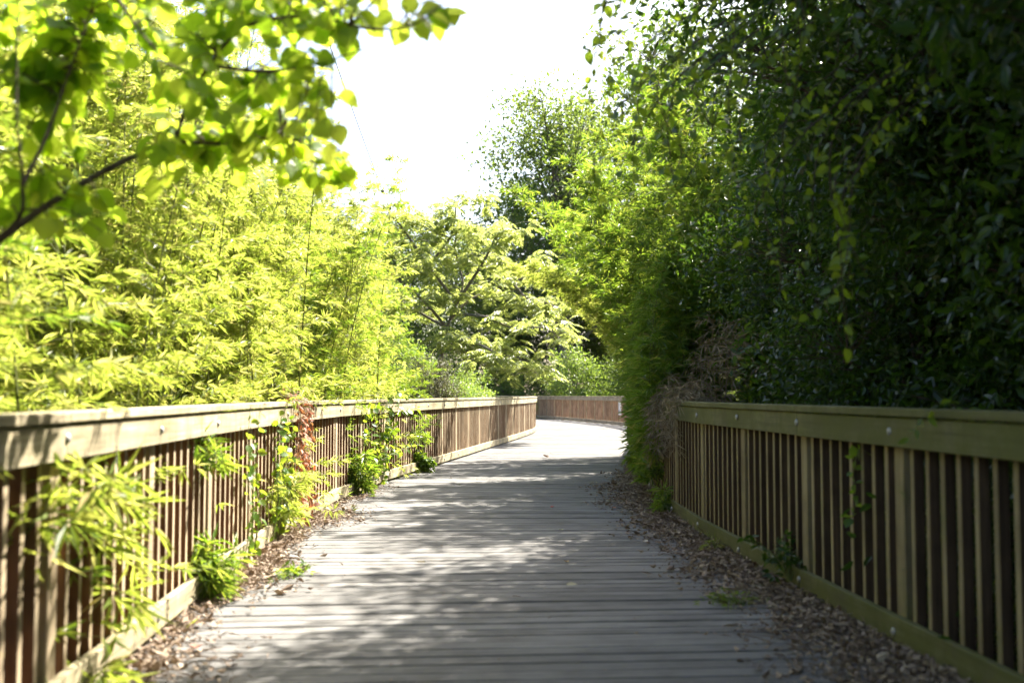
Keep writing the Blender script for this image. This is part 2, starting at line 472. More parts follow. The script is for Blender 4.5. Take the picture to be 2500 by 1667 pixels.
def fix_normals(me):
    import bmesh
    bm = bmesh.new(); bm.from_mesh(me); bmesh.ops.recalc_face_normals(bm, faces=bm.faces); bm.to_mesh(me); bm.free()

def stick_mesh(name, wx, wy, h, ease, mat):
    mb = MB()
    x, y = wx / 2, wy / 2; e = ease
    oct_ = [(-x + e, -y), (x - e, -y), (x, -y + e), (x, y - e), (x - e, y), (-x + e, y), (-x, y - e), (-x, -y + e)]
    v = [(*q, 0) for q in oct_] + [(*q, h) for q in oct_]
    mb.add(np.array(v), [np.array([[i, (i + 1) % 8, (i + 1) % 8 + 8, i + 8] for i in range(8)]), np.array([[7, 6, 5, 4, 3, 2, 1, 0]]), np.array([[8, 9, 10, 11, 12, 13, 14, 15]])])
    return mb.mesh(name, mat)

def bolt_mesh():
    mb = MB()
    prof = [(0, .019), (.005, .019), (.010, .014), (.013, .006)]       # washer and dome, axis +x
    k = 10; v = []
    for hx, r in prof:
        for j in range(k):
            a = 2 * math.pi * j / k; v.append((hx, r * math.cos(a), r * math.sin(a)))
    f = [[i * k + j, i * k + (j + 1) % k, (i + 1) * k + (j + 1) % k, (i + 1) * k + j] for i in range(3) for j in range(k)]
    mb.add(np.array(v), [np.array(f), np.array([[3 * k + j for j in range(k)]])])
    return mb.mesh('bolt', M['bolt'], True)
BOLT = bolt_mesh()

def railing(side, label, mats, y0, y1, score):
    base = LEFT if side < 0 else RIGHT
    root = thing('wooden_railing', label, 'railing')
    c_in = base
    c_bd = Curve(side * (HALF + .038))
    c_cap0, c_cap1 = Curve(side * (HALF - .014)), Curve(side * (HALF + .150))
    c_post, c_pick = Curve(side * (HALF + .038 + .0455)), Curve(side * (HALF + .038 + .0235))
    sA, sB = base.at_y(y0), base.at_y(y1)
    step = 1.215
    posts = np.arange(sA, sB, step)
    def idx(s): return np.interp(s, base.s, np.arange(len(base.s)))
    def on(cv, s): 
        j = idx(s); return np.array([np.interp(j, np.arange(len(cv.p)), cv.p[:, 0]), np.interp(j, np.arange(len(cv.p)), cv.p[:, 1])])
    pm, fm, rm = {}, {}, {}
    post_me = {k: stick_mesh('post', .089, .089, 1.75, .004, m['post']) for k, m in mats.items()}
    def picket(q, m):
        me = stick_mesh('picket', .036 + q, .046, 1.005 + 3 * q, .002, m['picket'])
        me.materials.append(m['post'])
        for p_ in me.polygons:                       # the face towards the path takes the paler post material
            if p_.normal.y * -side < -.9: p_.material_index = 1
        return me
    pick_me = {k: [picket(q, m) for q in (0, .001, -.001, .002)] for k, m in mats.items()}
    zone = lambda y: 'near' if y < 20 else 'far'
    cand = []
    for i, s in enumerate(posts):
        p = on(c_post, s); t = base.tan(s); ang = math.atan2(t[1], t[0])
        z = zone(p[1])
        o = link('post', post_me[z], root)
        o.location = (p[0], p[1], -.70); o.rotation_euler = (0, 0, ang + rnd.uniform(-.02, .02))
        for hz in (.995, .088):
            q = on(c_in, s); b = link('bolt', BOLT, o)
            nin = -side * np.array([t[1], -t[0]])
            b.location = (q[0] - nin[0] * .001, q[1] - nin[1] * .001, hz + rnd.uniform(-.012, .012)); b.rotation_euler = (0, 0, math.atan2(nin[1], nin[0]))
            b.matrix_parent_inverse = o.matrix_basis.inverted()
        for k in range(1, 9):
            sp = s + step * k / 9 + rnd.uniform(-.004, .004)
            if sp < sB: cand.append(sp)
    # boards: joints at every second post
    joints = list(posts[::2]) + [sB]
    for a, b in zip(joints[:-1], joints[1:]):
        ym = base.pos((a + b) / 2)[1]; m = mats[zone(ym)]
        for nm, ci, co, z0, z1 in (('cap_board', c_cap0, c_cap1, 1.064, 1.102), ('top_board', c_in, c_bd, .925, 1.060), ('bottom_board', c_in, c_bd, .030, .150)):
            dz = rnd.uniform(-.002, .002)
            mb, c, ang, zc = board_mesh(ci, co, a, b, z0, z1, base, .0015 + rnd.uniform(0, .002))
            me = mb.mesh(nm, m['rail']); fix_normals(me)
            o = link(nm, me, root); o.location = (c[0], c[1], zc + dz); o.rotation_euler = (0, 0, ang)
    cand.sort(key=lambda s: score(base.pos(s)[1]))
    restmb = {}
    for n, sp in enumerate(cand):
        p = on(c_pick, sp); t = base.tan(sp); ang = math.atan2(t[1], t[0]); z = zone(p[1])
        if n < 300:
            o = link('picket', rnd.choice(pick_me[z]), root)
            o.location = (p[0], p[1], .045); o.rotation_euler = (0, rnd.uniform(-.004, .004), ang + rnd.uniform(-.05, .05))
        else:
            mb = restmb.setdefault(z, MB())
            v = np.array([[i, j, k] for k in (.045, 1.05) for i, j in ((-.02, -.02), (.02, -.02), (.02, .02), (-.02, .02))])
            ca, sa_ = math.cos(ang), math.sin(ang)
            v[:, :2] = np.stack([p[0] + ca * v[:, 0] - sa_ * v[:, 1], p[1] + sa_ * v[:, 0] + ca * v[:, 1]], 1)
            mb.add(v, np.array([[0, 3, 2, 1], [4, 5, 6, 7], [0, 1, 5, 4], [1, 2, 6, 5], [2, 3, 7, 6], [3, 0, 4, 7]]))
    for z, mb in restmb.items():
        tag(link('pickets_beyond', mb.mesh('pickets_beyond', mats[z]['picket']), root), kind='stuff')
    return root
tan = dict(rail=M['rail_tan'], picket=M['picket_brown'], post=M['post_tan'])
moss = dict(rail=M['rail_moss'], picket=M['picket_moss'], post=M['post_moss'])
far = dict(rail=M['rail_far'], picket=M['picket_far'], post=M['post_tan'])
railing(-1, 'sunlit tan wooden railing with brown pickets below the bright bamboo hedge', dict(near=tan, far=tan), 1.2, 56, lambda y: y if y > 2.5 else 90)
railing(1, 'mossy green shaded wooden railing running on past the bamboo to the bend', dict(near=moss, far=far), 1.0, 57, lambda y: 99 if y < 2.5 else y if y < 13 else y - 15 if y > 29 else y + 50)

# notice on the far stretch of railing
def notice():
    s = RIGHT.at_y(37.2); p = RIGHT.pos(s); t = RIGHT.tan(s); nin = -np.array([t[1], -t[0]])
    ang = math.atan2(t[1], t[0])
    pos = p - nin * .030
    root = thing('notice_sign', 'white paper notice with grey print fixed to the far brown pickets', 'sign', (pos[0], pos[1], .40), ang)
    white = noise_mat('white sign sheet', [(.72, .70, .68), (.80, .79, .78)], 3, .5)
    grey = noise_mat('grey print', [(.30, .30, .32), (.40, .40, .42)], 60, .6)
    rose = noise_mat('faded print', [(.46, .38, .37), (.56, .47, .46)], 60, .6)
    mb = MB(); box_mb(mb, (0, 0, .25), (.40, .012, .50)); link('panel', mb.mesh('panel', white), root)
    def pr(nm, x, z, wx, hz, m):
        mb = MB(); box_mb(mb, (x, .0075, z), (wx, .002, hz)); link(nm, mb.mesh(nm, m), root)
    # local +x runs away from the camera; +y faces the path
    pr('picture', .10, .135, .13, .13, grey); pr('picture', -.10, .275, .12, .12, rose)
    for k in range(4): pr('text_line', .09, .42 - k * .028, .16 - .03 * (k % 2), .009, grey)
    for k in range(3): pr('text_line', -.09, .43 - k * .03, .13, .008, rose)
    for k in range(4): pr('text_line', -.09, .17 - k * .022, .15, .007, grey)
notice()

# ------------------------------------------------------------------ vegetation generators
T_NARROW, T_OVAL, T_CURL = tmpl_narrow(), tmpl_oval(), tmpl_curl()

def rand_unit(r, n):
    return nz(r.normal(size=(n, 3)))

def spray(mbl, mbt, paths, r, step=.16, bl=(.30, .70), per=3, fans=5, lpf=5, L=(.09, .16), start=.15, grav=.35, rise=.45, wr=.13, bias=None, tilt=(0, 1), tw=.0022):
    """bamboo: branches with fans of narrow leaves along the culm paths"""
    for pts in paths:
        pts = np.asarray(pts)
        seg = np.linalg.norm(np.diff(pts, axis=0), axis=1); s = np.concatenate([[0], np.cumsum(seg)]); T = s[-1]
        ss = np.arange(start * T, T, step); ss = ss + r.uniform(-.4, .4, len(ss)) * step; ss = np.clip(ss, 0, T)
        O = np.stack([np.interp(ss, s, pts[:, k]) for k in range(3)], 1)
        t = ss / T
        O = np.repeat(O, per, 0); t = np.repeat(t, per); n = len(O)
        az = r.uniform(0, 2 * math.pi, n)
        B = np.stack([np.cos(az), np.sin(az), rise + .45 * r.random(n) + .3 * t ** 3], 1)
        if bias is not None: B = B + np.asarray(bias)
        B = nz(B)
        ln = (bl[1] * (1 - t) + bl[0] * t) * r.uniform(.55, 1.2, n)
        for i in range(n):
            u = np.array([0, .5, 1.0])[:, None]
            tube(mbt, O[i] + B[i] * ln[i] * u + np.array([0, 0, -grav * ln[i]]) * u * u, [tw, tw * .7, tw * .4], 3)
        u = np.linspace(.28, 1.0, fans)[None] + r.uniform(-.06, .06, (n, fans))
        Fp = O[:, None] + B[:, None] * (ln[:, None] * u)[..., None] + np.array([0, 0, -grav]) * (ln[:, None] * u * u)[..., None]
        Fd = nz(B[:, None] + np.array([0, 0, -1.4 * grav]) * u[..., None] + .45 * r.normal(size=(n, fans, 3)))
        Fp, Fd = Fp.reshape(-1, 3), Fd.reshape(-1, 3)
        side = nz(np.cross(Fd, nz(np.array([0, 0, 1.0]) + .5 * r.normal(size=Fd.shape))))
        a = np.linspace(-.95, .95, lpf)[None] + r.uniform(-.22, .22, (len(Fd), lpf))
        D = Fd[:, None] * np.cos(a)[..., None] + side[:, None] * np.sin(a)[..., None] + np.array([0, 0, -.28]) * r.uniform(.2, 1.6, (len(Fd), lpf, 1))
        N = np.cross(side, Fd)[:, None] * np.ones((1, lpf, 1)) + .55 * r.normal(size=D.shape)
        P = Fp[:, None] + D * .012
        m = D.shape[0] * lpf
        LL = r.uniform(L[0], L[1], m)
        tv = np.clip(tilt[0] + (tilt[1] - tilt[0]) * r.beta(1.5, 1.7, m) + .14 * np.repeat(r.normal(size=len(Fd)), lpf), 0, .92)
        tv = np.where(r.random(m) < .045, 1.0, tv)
        leaves(mbl, T_NARROW, P.reshape(-1, 3), D.reshape(-1, 3), N.reshape(-1, 3), LL, LL * wr * r.uniform(.75, 1.25, m), tv)

def culm_path(base, h, lean, k=12):
    t = np.linspace(0, 1, k)[:, None]
    lean = np.asarray(lean, float)
    bend = np.linalg.norm(lean) / max(h, .1)
    xy = np.array([lean[0], lean[1], 0]) * t ** 2.3
    return np.asarray(base, float) + xy + np.array([0, 0, h]) * t * (1 - .22 * min(bend, 1.2) * t ** 3)

def bamboo_mesh(seed, n, h, spread, lean, leanv, leaf_m, culm_m, **kw):
    r = np.random.default_rng(seed)
    paths = []; mt = MB(); ml = MB()
    for i in range(n):
        a = r.uniform(0, 6.28); q = spread * math.sqrt(r.random())
        hh = h * r.uniform(.72, 1.05); ab = r.uniform(0, 6.28)
        le = np.array([math.cos(ab), math.sin(ab)]) * lean * hh * r.uniform(.3, 1) + np.array(leanv) * hh * r.uniform(.5, 1.1)
        p = culm_path((q * math.cos(a), q * math.sin(a), 0), hh, le)
        paths.append(p); tube(mt, p, np.linspace(.0095, .0025, len(p)), 5)
    spray(ml, mt, paths, r, **kw)
    return ml.mesh('leaves', leaf_m), mt.mesh('culms', culm_m), ml.tri()

def place_pair(name, label, cat, group, me_l, me_t, loc, rz, sc=1.0, pn=('leaves', 'culms')):
    o = thing(name, label, cat, loc, rz, group); o.scale = (sc,) * 3
    tag(link(pn[0], me_l, o), kind='stuff')
    link(pn[1], me_t, o)
    return o

def crown(r, lobes, ncl, lpc, crad, L, wr, tm, trunk, mbl, mbt, bark_r=.012, up=.6, droop=.2, shell=.5, tilt=(0, 1)):
    lobes = [(np.array(c, float), np.array(q, float)) for c, q in lobes]
    vol = np.array([q.prod() ** .8 for _, q in lobes]); vol /= vol.sum()
    pick = r.choice(len(lobes), ncl, p=vol)
    U = rand_unit(r, ncl); rad = (shell ** 3 + (1 - shell ** 3) * r.random(ncl)) ** (1 / 3)
    C = np.stack([lobes[i][0] for i in pick]); Q = np.stack([lobes[i][1] for i in pick])
    cen = C + U * Q * rad[:, None]
    out = nz(cen - C * .7 - .3 * C.mean(0))
    trunk = np.asarray(trunk, float)
    for c in cen:
        d = np.linalg.norm(trunk - c, axis=1) + np.where(trunk[:, 2] > c[2] - .05, .6, 0)
        a = trunk[d.argmin()]; m_ = (a + c) / 2 + np.array([0, 0, .06 * np.linalg.norm(c - a)]) + r.normal(size=3) * .05 * np.linalg.norm(c - a)
        tube(mbt, smooth_path([a, m_, c], 5), np.linspace(bark_r, bark_r * .25, 5), 4)
    n = ncl * lpc
    P = np.repeat(cen, lpc, 0) + r.normal(size=(n, 3)) * crad * np.array([.55, .55, .42])
    O = np.repeat(out, lpc, 0)
    D = O * .6 + r.normal(size=(n, 3)) * .65 + np.array([0, 0, -droop])
    N = np.array([0, 0, up]) + O * .35 + r.normal(size=(n, 3)) * .5
    LL = r.uniform(.5, 1.35, n) * L
    tv = np.clip(tilt[0] + (tilt[1] - tilt[0]) * (.5 + .2 * r.normal(size=n) + .18 * np.repeat(r.normal(size=ncl), lpc)), 0, 1)
    leaves(mbl, tm, P, D, N, LL, LL * wr * r.uniform(.65, 1.25, n), tv)

def tree_mesh(seed, h, lobes, ncl, lpc, crad, L, wr, tm, leaf_m, bark_m, tr=.12, lean=(0, 0), **kw):
    r = np.random.default_rng(seed)
    ml, mt = MB(), MB()
    tp = smooth_path([(0, 0, -.1), (lean[0] * .2 + .05, lean[1] * .2, h * .35), (lean[0] * .6 - .05, lean[1] * .6 + .05, h * .65), (lean[0], lean[1], h * .92)], 12)
    tube(mt, tp, np.linspace(tr, tr * .18, 12), 8)
    sk = [tp[3:]]
    for c, q in lobes:
        c = np.array(c, float); a = tp[np.abs(tp[:, 2] - c[2] * .62).argmin()]
        lp = smooth_path([a, (a + c) / 2 + np.array([0, 0, .12 * h * .3]), c], 8)
        tube(mt, lp, np.linspace(tr * .45, tr * .12, 8), 6); sk.append(lp)
    crown(r, lobes, ncl, lpc, crad, L, wr, tm, np.concatenate(sk), ml, mt, tr * .1, **kw)
    return ml.mesh('crown', leaf_m), mt.mesh('trunk', bark_m), ml.tri()

GZ = -.8
LX = lambda y: float(LEFT.x_at(y)); RX = lambda y: float(RIGHT.x_at(y))

# ------------------------------------------------------------------ the bamboo hedge behind the left railing
kwL = dict(step=.15, bl=(.30, .62), per=3, fans=7, lpf=6, L=(.045, .092), start=.10, wr=.135)
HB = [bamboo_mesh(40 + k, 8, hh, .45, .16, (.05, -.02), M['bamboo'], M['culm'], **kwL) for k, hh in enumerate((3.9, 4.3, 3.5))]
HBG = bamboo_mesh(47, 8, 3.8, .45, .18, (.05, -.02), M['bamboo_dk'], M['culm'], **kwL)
spots = []
r2 = np.random.default_rng(3)
for row, (off, y0, y1, st) in enumerate(((.72, 1.6, 15.9, .92), (1.7, 2.2, 17.6, 1.05), (2.9, 4.0, 20, 1.3), (4.3, 6, 23, 1.7))):
    for y in np.arange(y0, y1, st):
        spots.append((LX(y) - off + r2.uniform(-.18, .18), y + r2.uniform(-.3, .3), row))
for i, (x, y, row) in enumerate(spots):
    me = HB[int(r2.integers(0, 3))] if r2.random() > .16 else HBG
    taper = np.interp(y, [1, 6, 10, 14, 18, 24], [1.0, 1.02, 1.06, 1.04, .92, .80])
    lab = ('bright yellow green bamboo clump standing against the left railing' if row == 0 else 'bright yellow green bamboo clump deep inside the left hedge')
    grp = 'bamboo in the front row of the left hedge' if row == 0 else 'bamboo inside the left hedge'
    if me is HBG: lab, grp = 'greener bamboo clump mixed into the yellow left hedge', 'greener bamboo in the left hedge'
    place_pair('bamboo_clump', lab, 'bamboo', grp,
               me[0], me[1], (x, y, GZ), r2.uniform(0, 6.28), (1.12, 1.28, 1.34, 1.3)[row] * taper * r2.uniform(.93, 1.07))

# deeper green low bamboo where the hedge ends
DB = bamboo_mesh(61, 8, 2.7, .5, .2, (.08, -.05), M['bamboo_dk'], M['culm'], **kwL)
for k, (x, y, s) in enumerate(((-2.05, 17.0, .95), (-2.6, 18.4, 1.05), (-2.1, 18.9, .85))):
    place_pair('bamboo_clump', ('low deep green bamboo clump where the left hedge ends', 'deep green bamboo clump behind the end of the left hedge', 'deep green bamboo clump beside the twiggy shrub')[k],
               'bamboo', 'deep green bamboo at the end of the hedge', DB[0], DB[1], (x, y, GZ), k * 2.1, s)

# ------------------------------------------------------------------ mimosa tree in the middle distance
def mimosa():
    r = np.random.default_rng(11)
    base = np.array([-2.25, 26.5, -.75])
    root = thing('mimosa_tree', 'spreading feathery leaved tree with dark forked limbs beyond the left railing', 'tree', tuple(base))
    mt, ml = MB(), MB()
    W = lambda px, py, d: at(px, py, d) - base
    limbs = [
        [(0, 0, 0), W(1075, 880, 26.4), W(1090, 800, 26.3)],
        [W(1090, 800, 26.3), W(1115, 740, 26.2), W(1130, 690, 26.4), W(1110, 600, 26.6), W(1130, 560, 26.8)],
        [W(1110, 600, 26.6), W(1060, 630, 26.9), W(1042, 650, 27.0), W(1100, 580, 26.5), W(1112, 520, 26.2), W(1110, 490, 26)],
        [W(1100, 770, 26.3), W(1140, 768, 25.8), W(1195, 775, 25.3), W(1250, 800, 24.8), W(1330, 800, 24.4), W(1370, 830, 24.2)],
        [W(1100, 780, 26.3), W(1150, 730, 26.8), W(1250, 690, 27.4), W(1320, 660, 27.8), W(1370, 660, 28)],
        [W(1090, 800, 26.3), W(1040, 740, 25.6), W(980, 690, 25.0), W(920, 640, 24.7), W(880, 600, 24.6)],
        [W(1090, 800, 26.3), W(1020, 760, 27), W(960, 720, 27.6), W(900, 700, 28)],
        [W(1115, 740, 26.2), W(1180, 640, 25.5), W(1210, 580, 25), W(1230, 560, 24.8)],
        [W(1085, 850, 26.4), W(1150, 860, 25.6), W(1230, 880, 24.9), W(1310, 910, 24.5)],
        [W(1085, 850, 26.4), W(1130, 830, 25.0), W(1190, 850, 24.0), W(1240, 890, 23.6)],
        [W(1115, 740, 26.2), W(1040, 640, 25.2), W(985, 560, 24.8), W(950, 520, 24.6)],
        [W(1250, 690, 27.4), W(1290, 730, 26.6), W(1350, 745, 26.0), W(1390, 770, 25.6)],
    ]
    tips = []
    for i, l in enumerate(limbs):
        p = smooth_path(l, 16)
        lm = MB(); tube(lm, p, np.linspace(.085 if i == 0 else .045, .06 if i == 0 else .012, 16), 7)
        if i == 0: trunk_o = link('trunk', lm.mesh('trunk', M['bark_grey'], True), root)
        else: link('limb', lm.mesh('limb', M['bark_grey'], True), trunk_o); tips.append(p[4:])
    tips = np.concatenate(tips)
    # branchlets ending in fronds laid in tiers
    nb = 310
    A = tips[r.integers(0, len(tips), nb)]
    az = r.uniform(0, 6.28, nb)
    E = A + np.stack([np.cos(az), np.sin(az), r.uniform(-.15, .45, nb)], 1) * r.uniform(.25, .95, nb)[:, None]
    for a, e in zip(A, E):
        tube(mt, smooth_path([a, (a + e) / 2 + np.array([0, 0, .07]), e], 4), [.009, .007, .005, .003], 4)
    nf = nb * 6
    B = np.repeat(E, 6, 0) + r.normal(size=(nf, 3)) * .06
    a2 = r.uniform(0, 6.28, nf)
    Fd = nz(np.stack([np.cos(a2), np.sin(a2), r.uniform(-.35, .25, nf)], 1))
    FL = r.uniform(.28, .48, nf)
    k = 9
    u = np.linspace(.18, 1, k)
    pos = B[:, None] + Fd[:, None] * (FL[:, None] * u)[..., None] + np.array([0, 0, -.38]) * (FL[:, None] * u * u)[..., None]
    side = nz(np.cross(Fd, np.array([0, 0, 1.0])))
    for sg in (-1, 1):
        D = sg * side[:, None] * .9 + Fd[:, None] * .55 + np.array([0, 0, -.45]) + .12 * r.normal(size=(nf, k, 3))
        N = np.array([0, 0, 1.0]) + .35 * r.normal(size=(nf, k, 3))
        LL = (.17 * np.sin(math.pi * (u * .8 + .12))[None] * r.uniform(.8, 1.2, (nf, 1)) + np.zeros((nf, k))).ravel()
        leaves(ml, T_NARROW, pos.reshape(-1, 3), D.reshape(-1, 3), N.reshape(-1, 3), LL, LL * .32, np.clip(np.repeat(.5 + .22 * r.normal(size=nf), k), 0, 1))
    tag(link('crown', ml.mesh('crown', M['mimosa']), root), kind='stuff')
    link('twigs', mt.mesh('twigs', M['bark_grey']), trunk_o)
mimosa()

# twiggy shrub against the left railing in front of the mimosa
def twiggy():
    r = np.random.default_rng(13)
    base = np.array([-1.75, 21.6, -.75])
    root = thing('twiggy_shrub', 'dull brownish twiggy shrub with tiny leaves standing behind the left railing', 'shrub', tuple(base))
    mt, ml = MB(), MB()
    P = []
    for i in range(70):
        a = r.uniform(0, 6.28); q = r.uniform(.1, .75)
        e = np.array([q * math.cos(a), q * math.sin(a), r.uniform(2.1, 2.85) - .5 * q])
        s_ = np.array([.2 * math.cos(a), .2 * math.sin(a), 0])
        p = smooth_path([s_, s_ * 1.6 + np.array([0, 0, 1.2]), e], 9)
        tube(mt, p, np.linspace(.010, .003, 9), 4); P.append(p[4:])
    P = np.concatenate(P); n9 = 15000; P = P[r.integers(0, len(P), n9)] + r.normal(size=(n9, 3)) * .075
    leaves(ml, T_OVAL, P, rand_unit(r, n9) + np.array([0, 0, .3]), rand_unit(r, n9), r.uniform(.025, .05, n9), .022, r.random(n9))
    tag(link('leaves', ml.mesh('leaves', M['twiggy']), root), kind='stuff'); link('stems', mt.mesh('stems', M['bark']), root)
twiggy()

# ------------------------------------------------------------------ trees beyond
def lobeset(seed, n, R_, h0, h1):
    r = np.random.default_rng(seed); out = []
    for i in range(n):
        a = i * 2.399 + r.uniform(-.3, .3); f = (i + .5) / n; z = h0 + (h1 - h0) * f
        q = R_ * (1 - .65 * f ** 1.5) * r.uniform(.35, .7)
        rr = R_ * r.uniform(.42, .62) * (1 - .35 * f)
        out.append(((q * math.cos(a), q * math.sin(a), z), (rr, rr, rr * .72)))
    return out
TA = tree_mesh(71, 13, lobeset(1, 13, 4.4, 4.2, 12.5), 620, 50, .66, .16, .55, T_OVAL, M['tree'], M['bark_grey'], .22)
TB = tree_mesh(72, 10, lobeset(2, 11, 3.6, 2.2, 9.2), 300, 44, .62, .15, .55, T_OVAL, M['tree'], M['bark_grey'], .18)
TC = tree_mesh(73, 4.6, lobeset(3, 10, 2.3, .9, 4.2), 260, 44, .40, .12, .6, T_OVAL, M['pale'], M['bark_grey'], .09)
TD = tree_mesh(74, 5.8, [((0, 0, 3.6), (.7, .7, .8)), ((.5, .2, 4.6), (.35, .35, .9)), ((-.5, -.1, 4.7), (.3, .3, .9)), ((0, .2, 5.3), (.35, .35, .6)), ((.2, -.4, 2.6), (.9, .9, .7))],
               170, 34, .22, .085, .42, T_OVAL, M['pale'], M['bark_grey'], .07)
def pine_mesh():
    r = np.random.default_rng(77); ml, mt = MB(), MB()
    tube(mt, [(0, 0, 0), (.1, 0, 5), (0, .1, 10), (0, 0, 14)], [.2, .16, .1, .03], 8)
    cen, out = [], []
    for z in np.arange(4.5, 13.8, .42):
        m = 5; R_ = 2.6 * (1 - ((z - 5.5) / 9.2) ** 2) ** .5 if z > 5.5 else 2.3
        for j in range(m):
            a = r.uniform(0, 6.28); q = R_ * r.uniform(.75, 1.05); e = np.array([q * math.cos(a), q * math.sin(a), z + .18 * q])
            p = smooth_path([(0, 0, z), (e[0] * .5, e[1] * .5, z), e], 6); tube(mt, p, np.linspace(.04, .012, 6), 4)
            for k in range(9):
                c = p[2 + k % 4] + r.normal(size=3) * .24; cen.append(c); out.append(nz((e - np.array([0, 0, z]) + [0, 0, .5])[None])[0])
    cen, out = np.array(cen), np.array(out); n = len(cen) * 26
    P = np.repeat(cen, 26, 0) + r.normal(size=(n, 3)) * .05; D = np.repeat(out, 26, 0) * .6 + rand_unit(r, n)
    leaves(ml, T_NARROW, P, D, rand_unit(r, n), r.uniform(.14, .26, n), .03, np.clip(.5 + .25 * r.normal(size=n), 0, 1))
    return ml.mesh('crown', M['needle']), mt.mesh('trunk', M['bark_grey'])
PN = pine_mesh()
def plant_tree(nm, lab, me, loc, rz, sc, grp=None):
    return place_pair(nm, lab, 'tree', grp, me[0], me[1], loc, rz, sc, ('crown', 'trunk'))
plant_tree('oak_tree', 'tall dark green tree against the white sky above the far bend', TA, (3.0, 60, -1), .4, 1.62)
plant_tree('oak_tree', 'tall leafy tree at the right of the sky behind the arching bamboo', TA, (12.5, 75, -1), 2.4, 2.35)
plant_tree('leafy_bush', 'rounded pale green sunlit bush just behind the far stretch of railing', TC, (3.1, 49.6, -.9), .9, .95)
plant_tree('leafy_bush', 'smaller pale green bush left of the rounded bush behind the far railing', TC, (1.6, 54.5, -.9), 3.2, .85)
plant_tree('oak_tree', 'dark shaded tree filling the gap behind the rounded pale bush', TB, (9.6, 52, -1), 1.2, .9)
plant_tree('oak_tree', 'dark tree rising behind the feathery tree over the far bend', TB, (-.4, 64, -1), 4.2, 1.05)
plant_tree('pine_tree', 'hazy blue green pine standing between the feathery tree and the right bamboo', PN, (.6, 66, -1), .3, 1.0)
plant_tree('pine_tree', 'second hazy pine a little right of the far bend', PN, (3.4, 72, -1), 2.1, 1.15)
plant_tree('pine_tree', 'dark pine top peeping over the left bamboo hedge', PN, (-8.6, 46, -1), 1.3, .78)
plant_tree('slender_sapling', 'slender upright sapling rising left of the feathery tree', TD, (-3.9, 28.5, -.9), .2, 1.22)
plant_tree('slender_sapling', 'thin sapling top just above the end of the left hedge', TD, (-4.6, 26.5, -.9), 1.9, 1.05)
plant_tree('leafy_bush', 'pale bush tucked behind the twiggy shrub under the feathery tree', TC, (-3.6, 25.0, -.9), 2.0, .62)
plant_tree('leafy_bush', 'low pale bush under the right limbs of the feathery tree', TC, (-1.4, 29.5, -.9), 5.0, .52)
plant_tree('leafy_bush', 'sunlit bush behind the bend of the left railing', TC, (-1.6, 35.0, -.9), 4.0, .66)
r3 = np.random.default_rng(21)
for k, (x, y, s) in enumerate(((-6.5, 58, 1.0), (-11, 52, .95), (-16, 47, 1.0), (-12, 38, .62), (-9.5, 33, .55), (-18, 36, .9), (12, 60, 1.1), (15, 50, 1.1), (-2.5, 68, 1.05), (18, 42, 1.0), (-21, 28, .9), (-14, 22, .62), (-13, 14, .62), (13, 34, .7), (20, 30, 1.0), (10, 70, 1.2), (5.6, 67, 1.0), (8.2, 72, 1.1))):
    plant_tree('oak_tree', 'green tree in the mass of woodland far behind the path', (TA, TB)[k % 2], (x, y, -1), r3.uniform(0, 6.28), s, 'far woodland trees')

plant_tree('oak_tree', 'shaded small tree between the rounded pale bush and the right bamboo', TB, (6.4, 49.5, -1), 2.7, .62)

# ------------------------------------------------------------------ right side: bamboo arching over the path
kwR = dict(step=.15, bl=(.32, .62), per=3, fans=6, lpf=6, L=(.08, .15), start=.27)
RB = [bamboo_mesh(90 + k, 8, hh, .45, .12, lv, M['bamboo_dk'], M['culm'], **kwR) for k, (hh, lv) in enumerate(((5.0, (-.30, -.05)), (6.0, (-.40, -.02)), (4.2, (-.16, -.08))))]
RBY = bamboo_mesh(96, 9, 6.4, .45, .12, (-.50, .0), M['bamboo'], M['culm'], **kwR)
k = 0
for (dx, y, v, s) in ((.75, 11.2, 2, 1.0), (.7, 12.6, 0, 1.0), (.5, 14.0, 0, 1.02), (.6, 15.2, 1, .94), (.5, 16.6, 1, .92), (.8, 18.4, 0, .95), (2.0, 11.8, 1, 1.0), (2.2, 13.8, 1, 1.05), (2.2, 15.8, 1, 1.05), (2.3, 17.8, 1, 1.0), (3.4, 13, 1, 1.15), (3.6, 16, 1, 1.12), (3.4, 19, 1, 1.0)):
    me = RB[v]
    place_pair('bamboo_clump', 'deep green bamboo clump leaning over the path behind the right railing', 'bamboo', 'leaning bamboo behind the right railing', me[0], me[1], (RX(y) + dx, y, GZ), rnd.uniform(-.5, .5), s)
for j, (dx, y, s) in enumerate(((.5, 17.4, .84), (.55, 19.2, .84))):
    place_pair('bamboo_clump', ('yellow green sunlit bamboo arching highest over the path at right', 'yellow green sunlit bamboo at the far end of the right bamboo stand')[j], 'bamboo', None, RBY[0], RBY[1], (RX(y) + dx, y, GZ), -.2 + .3 * j, s)
# low growth behind the right railing up to the bend
for j, (dx, y) in enumerate(((1.1, 22.6), (1.3, 24.5), (1.6, 26.8), (1.6, 29.2), (1.8, 32))):
    plant_tree('leafy_bush', 'low bush behind the hidden stretch of the right railing', TC, (RX(y) + dx, y, -.9), j * 1.3, .5, 'low bushes behind the right railing')

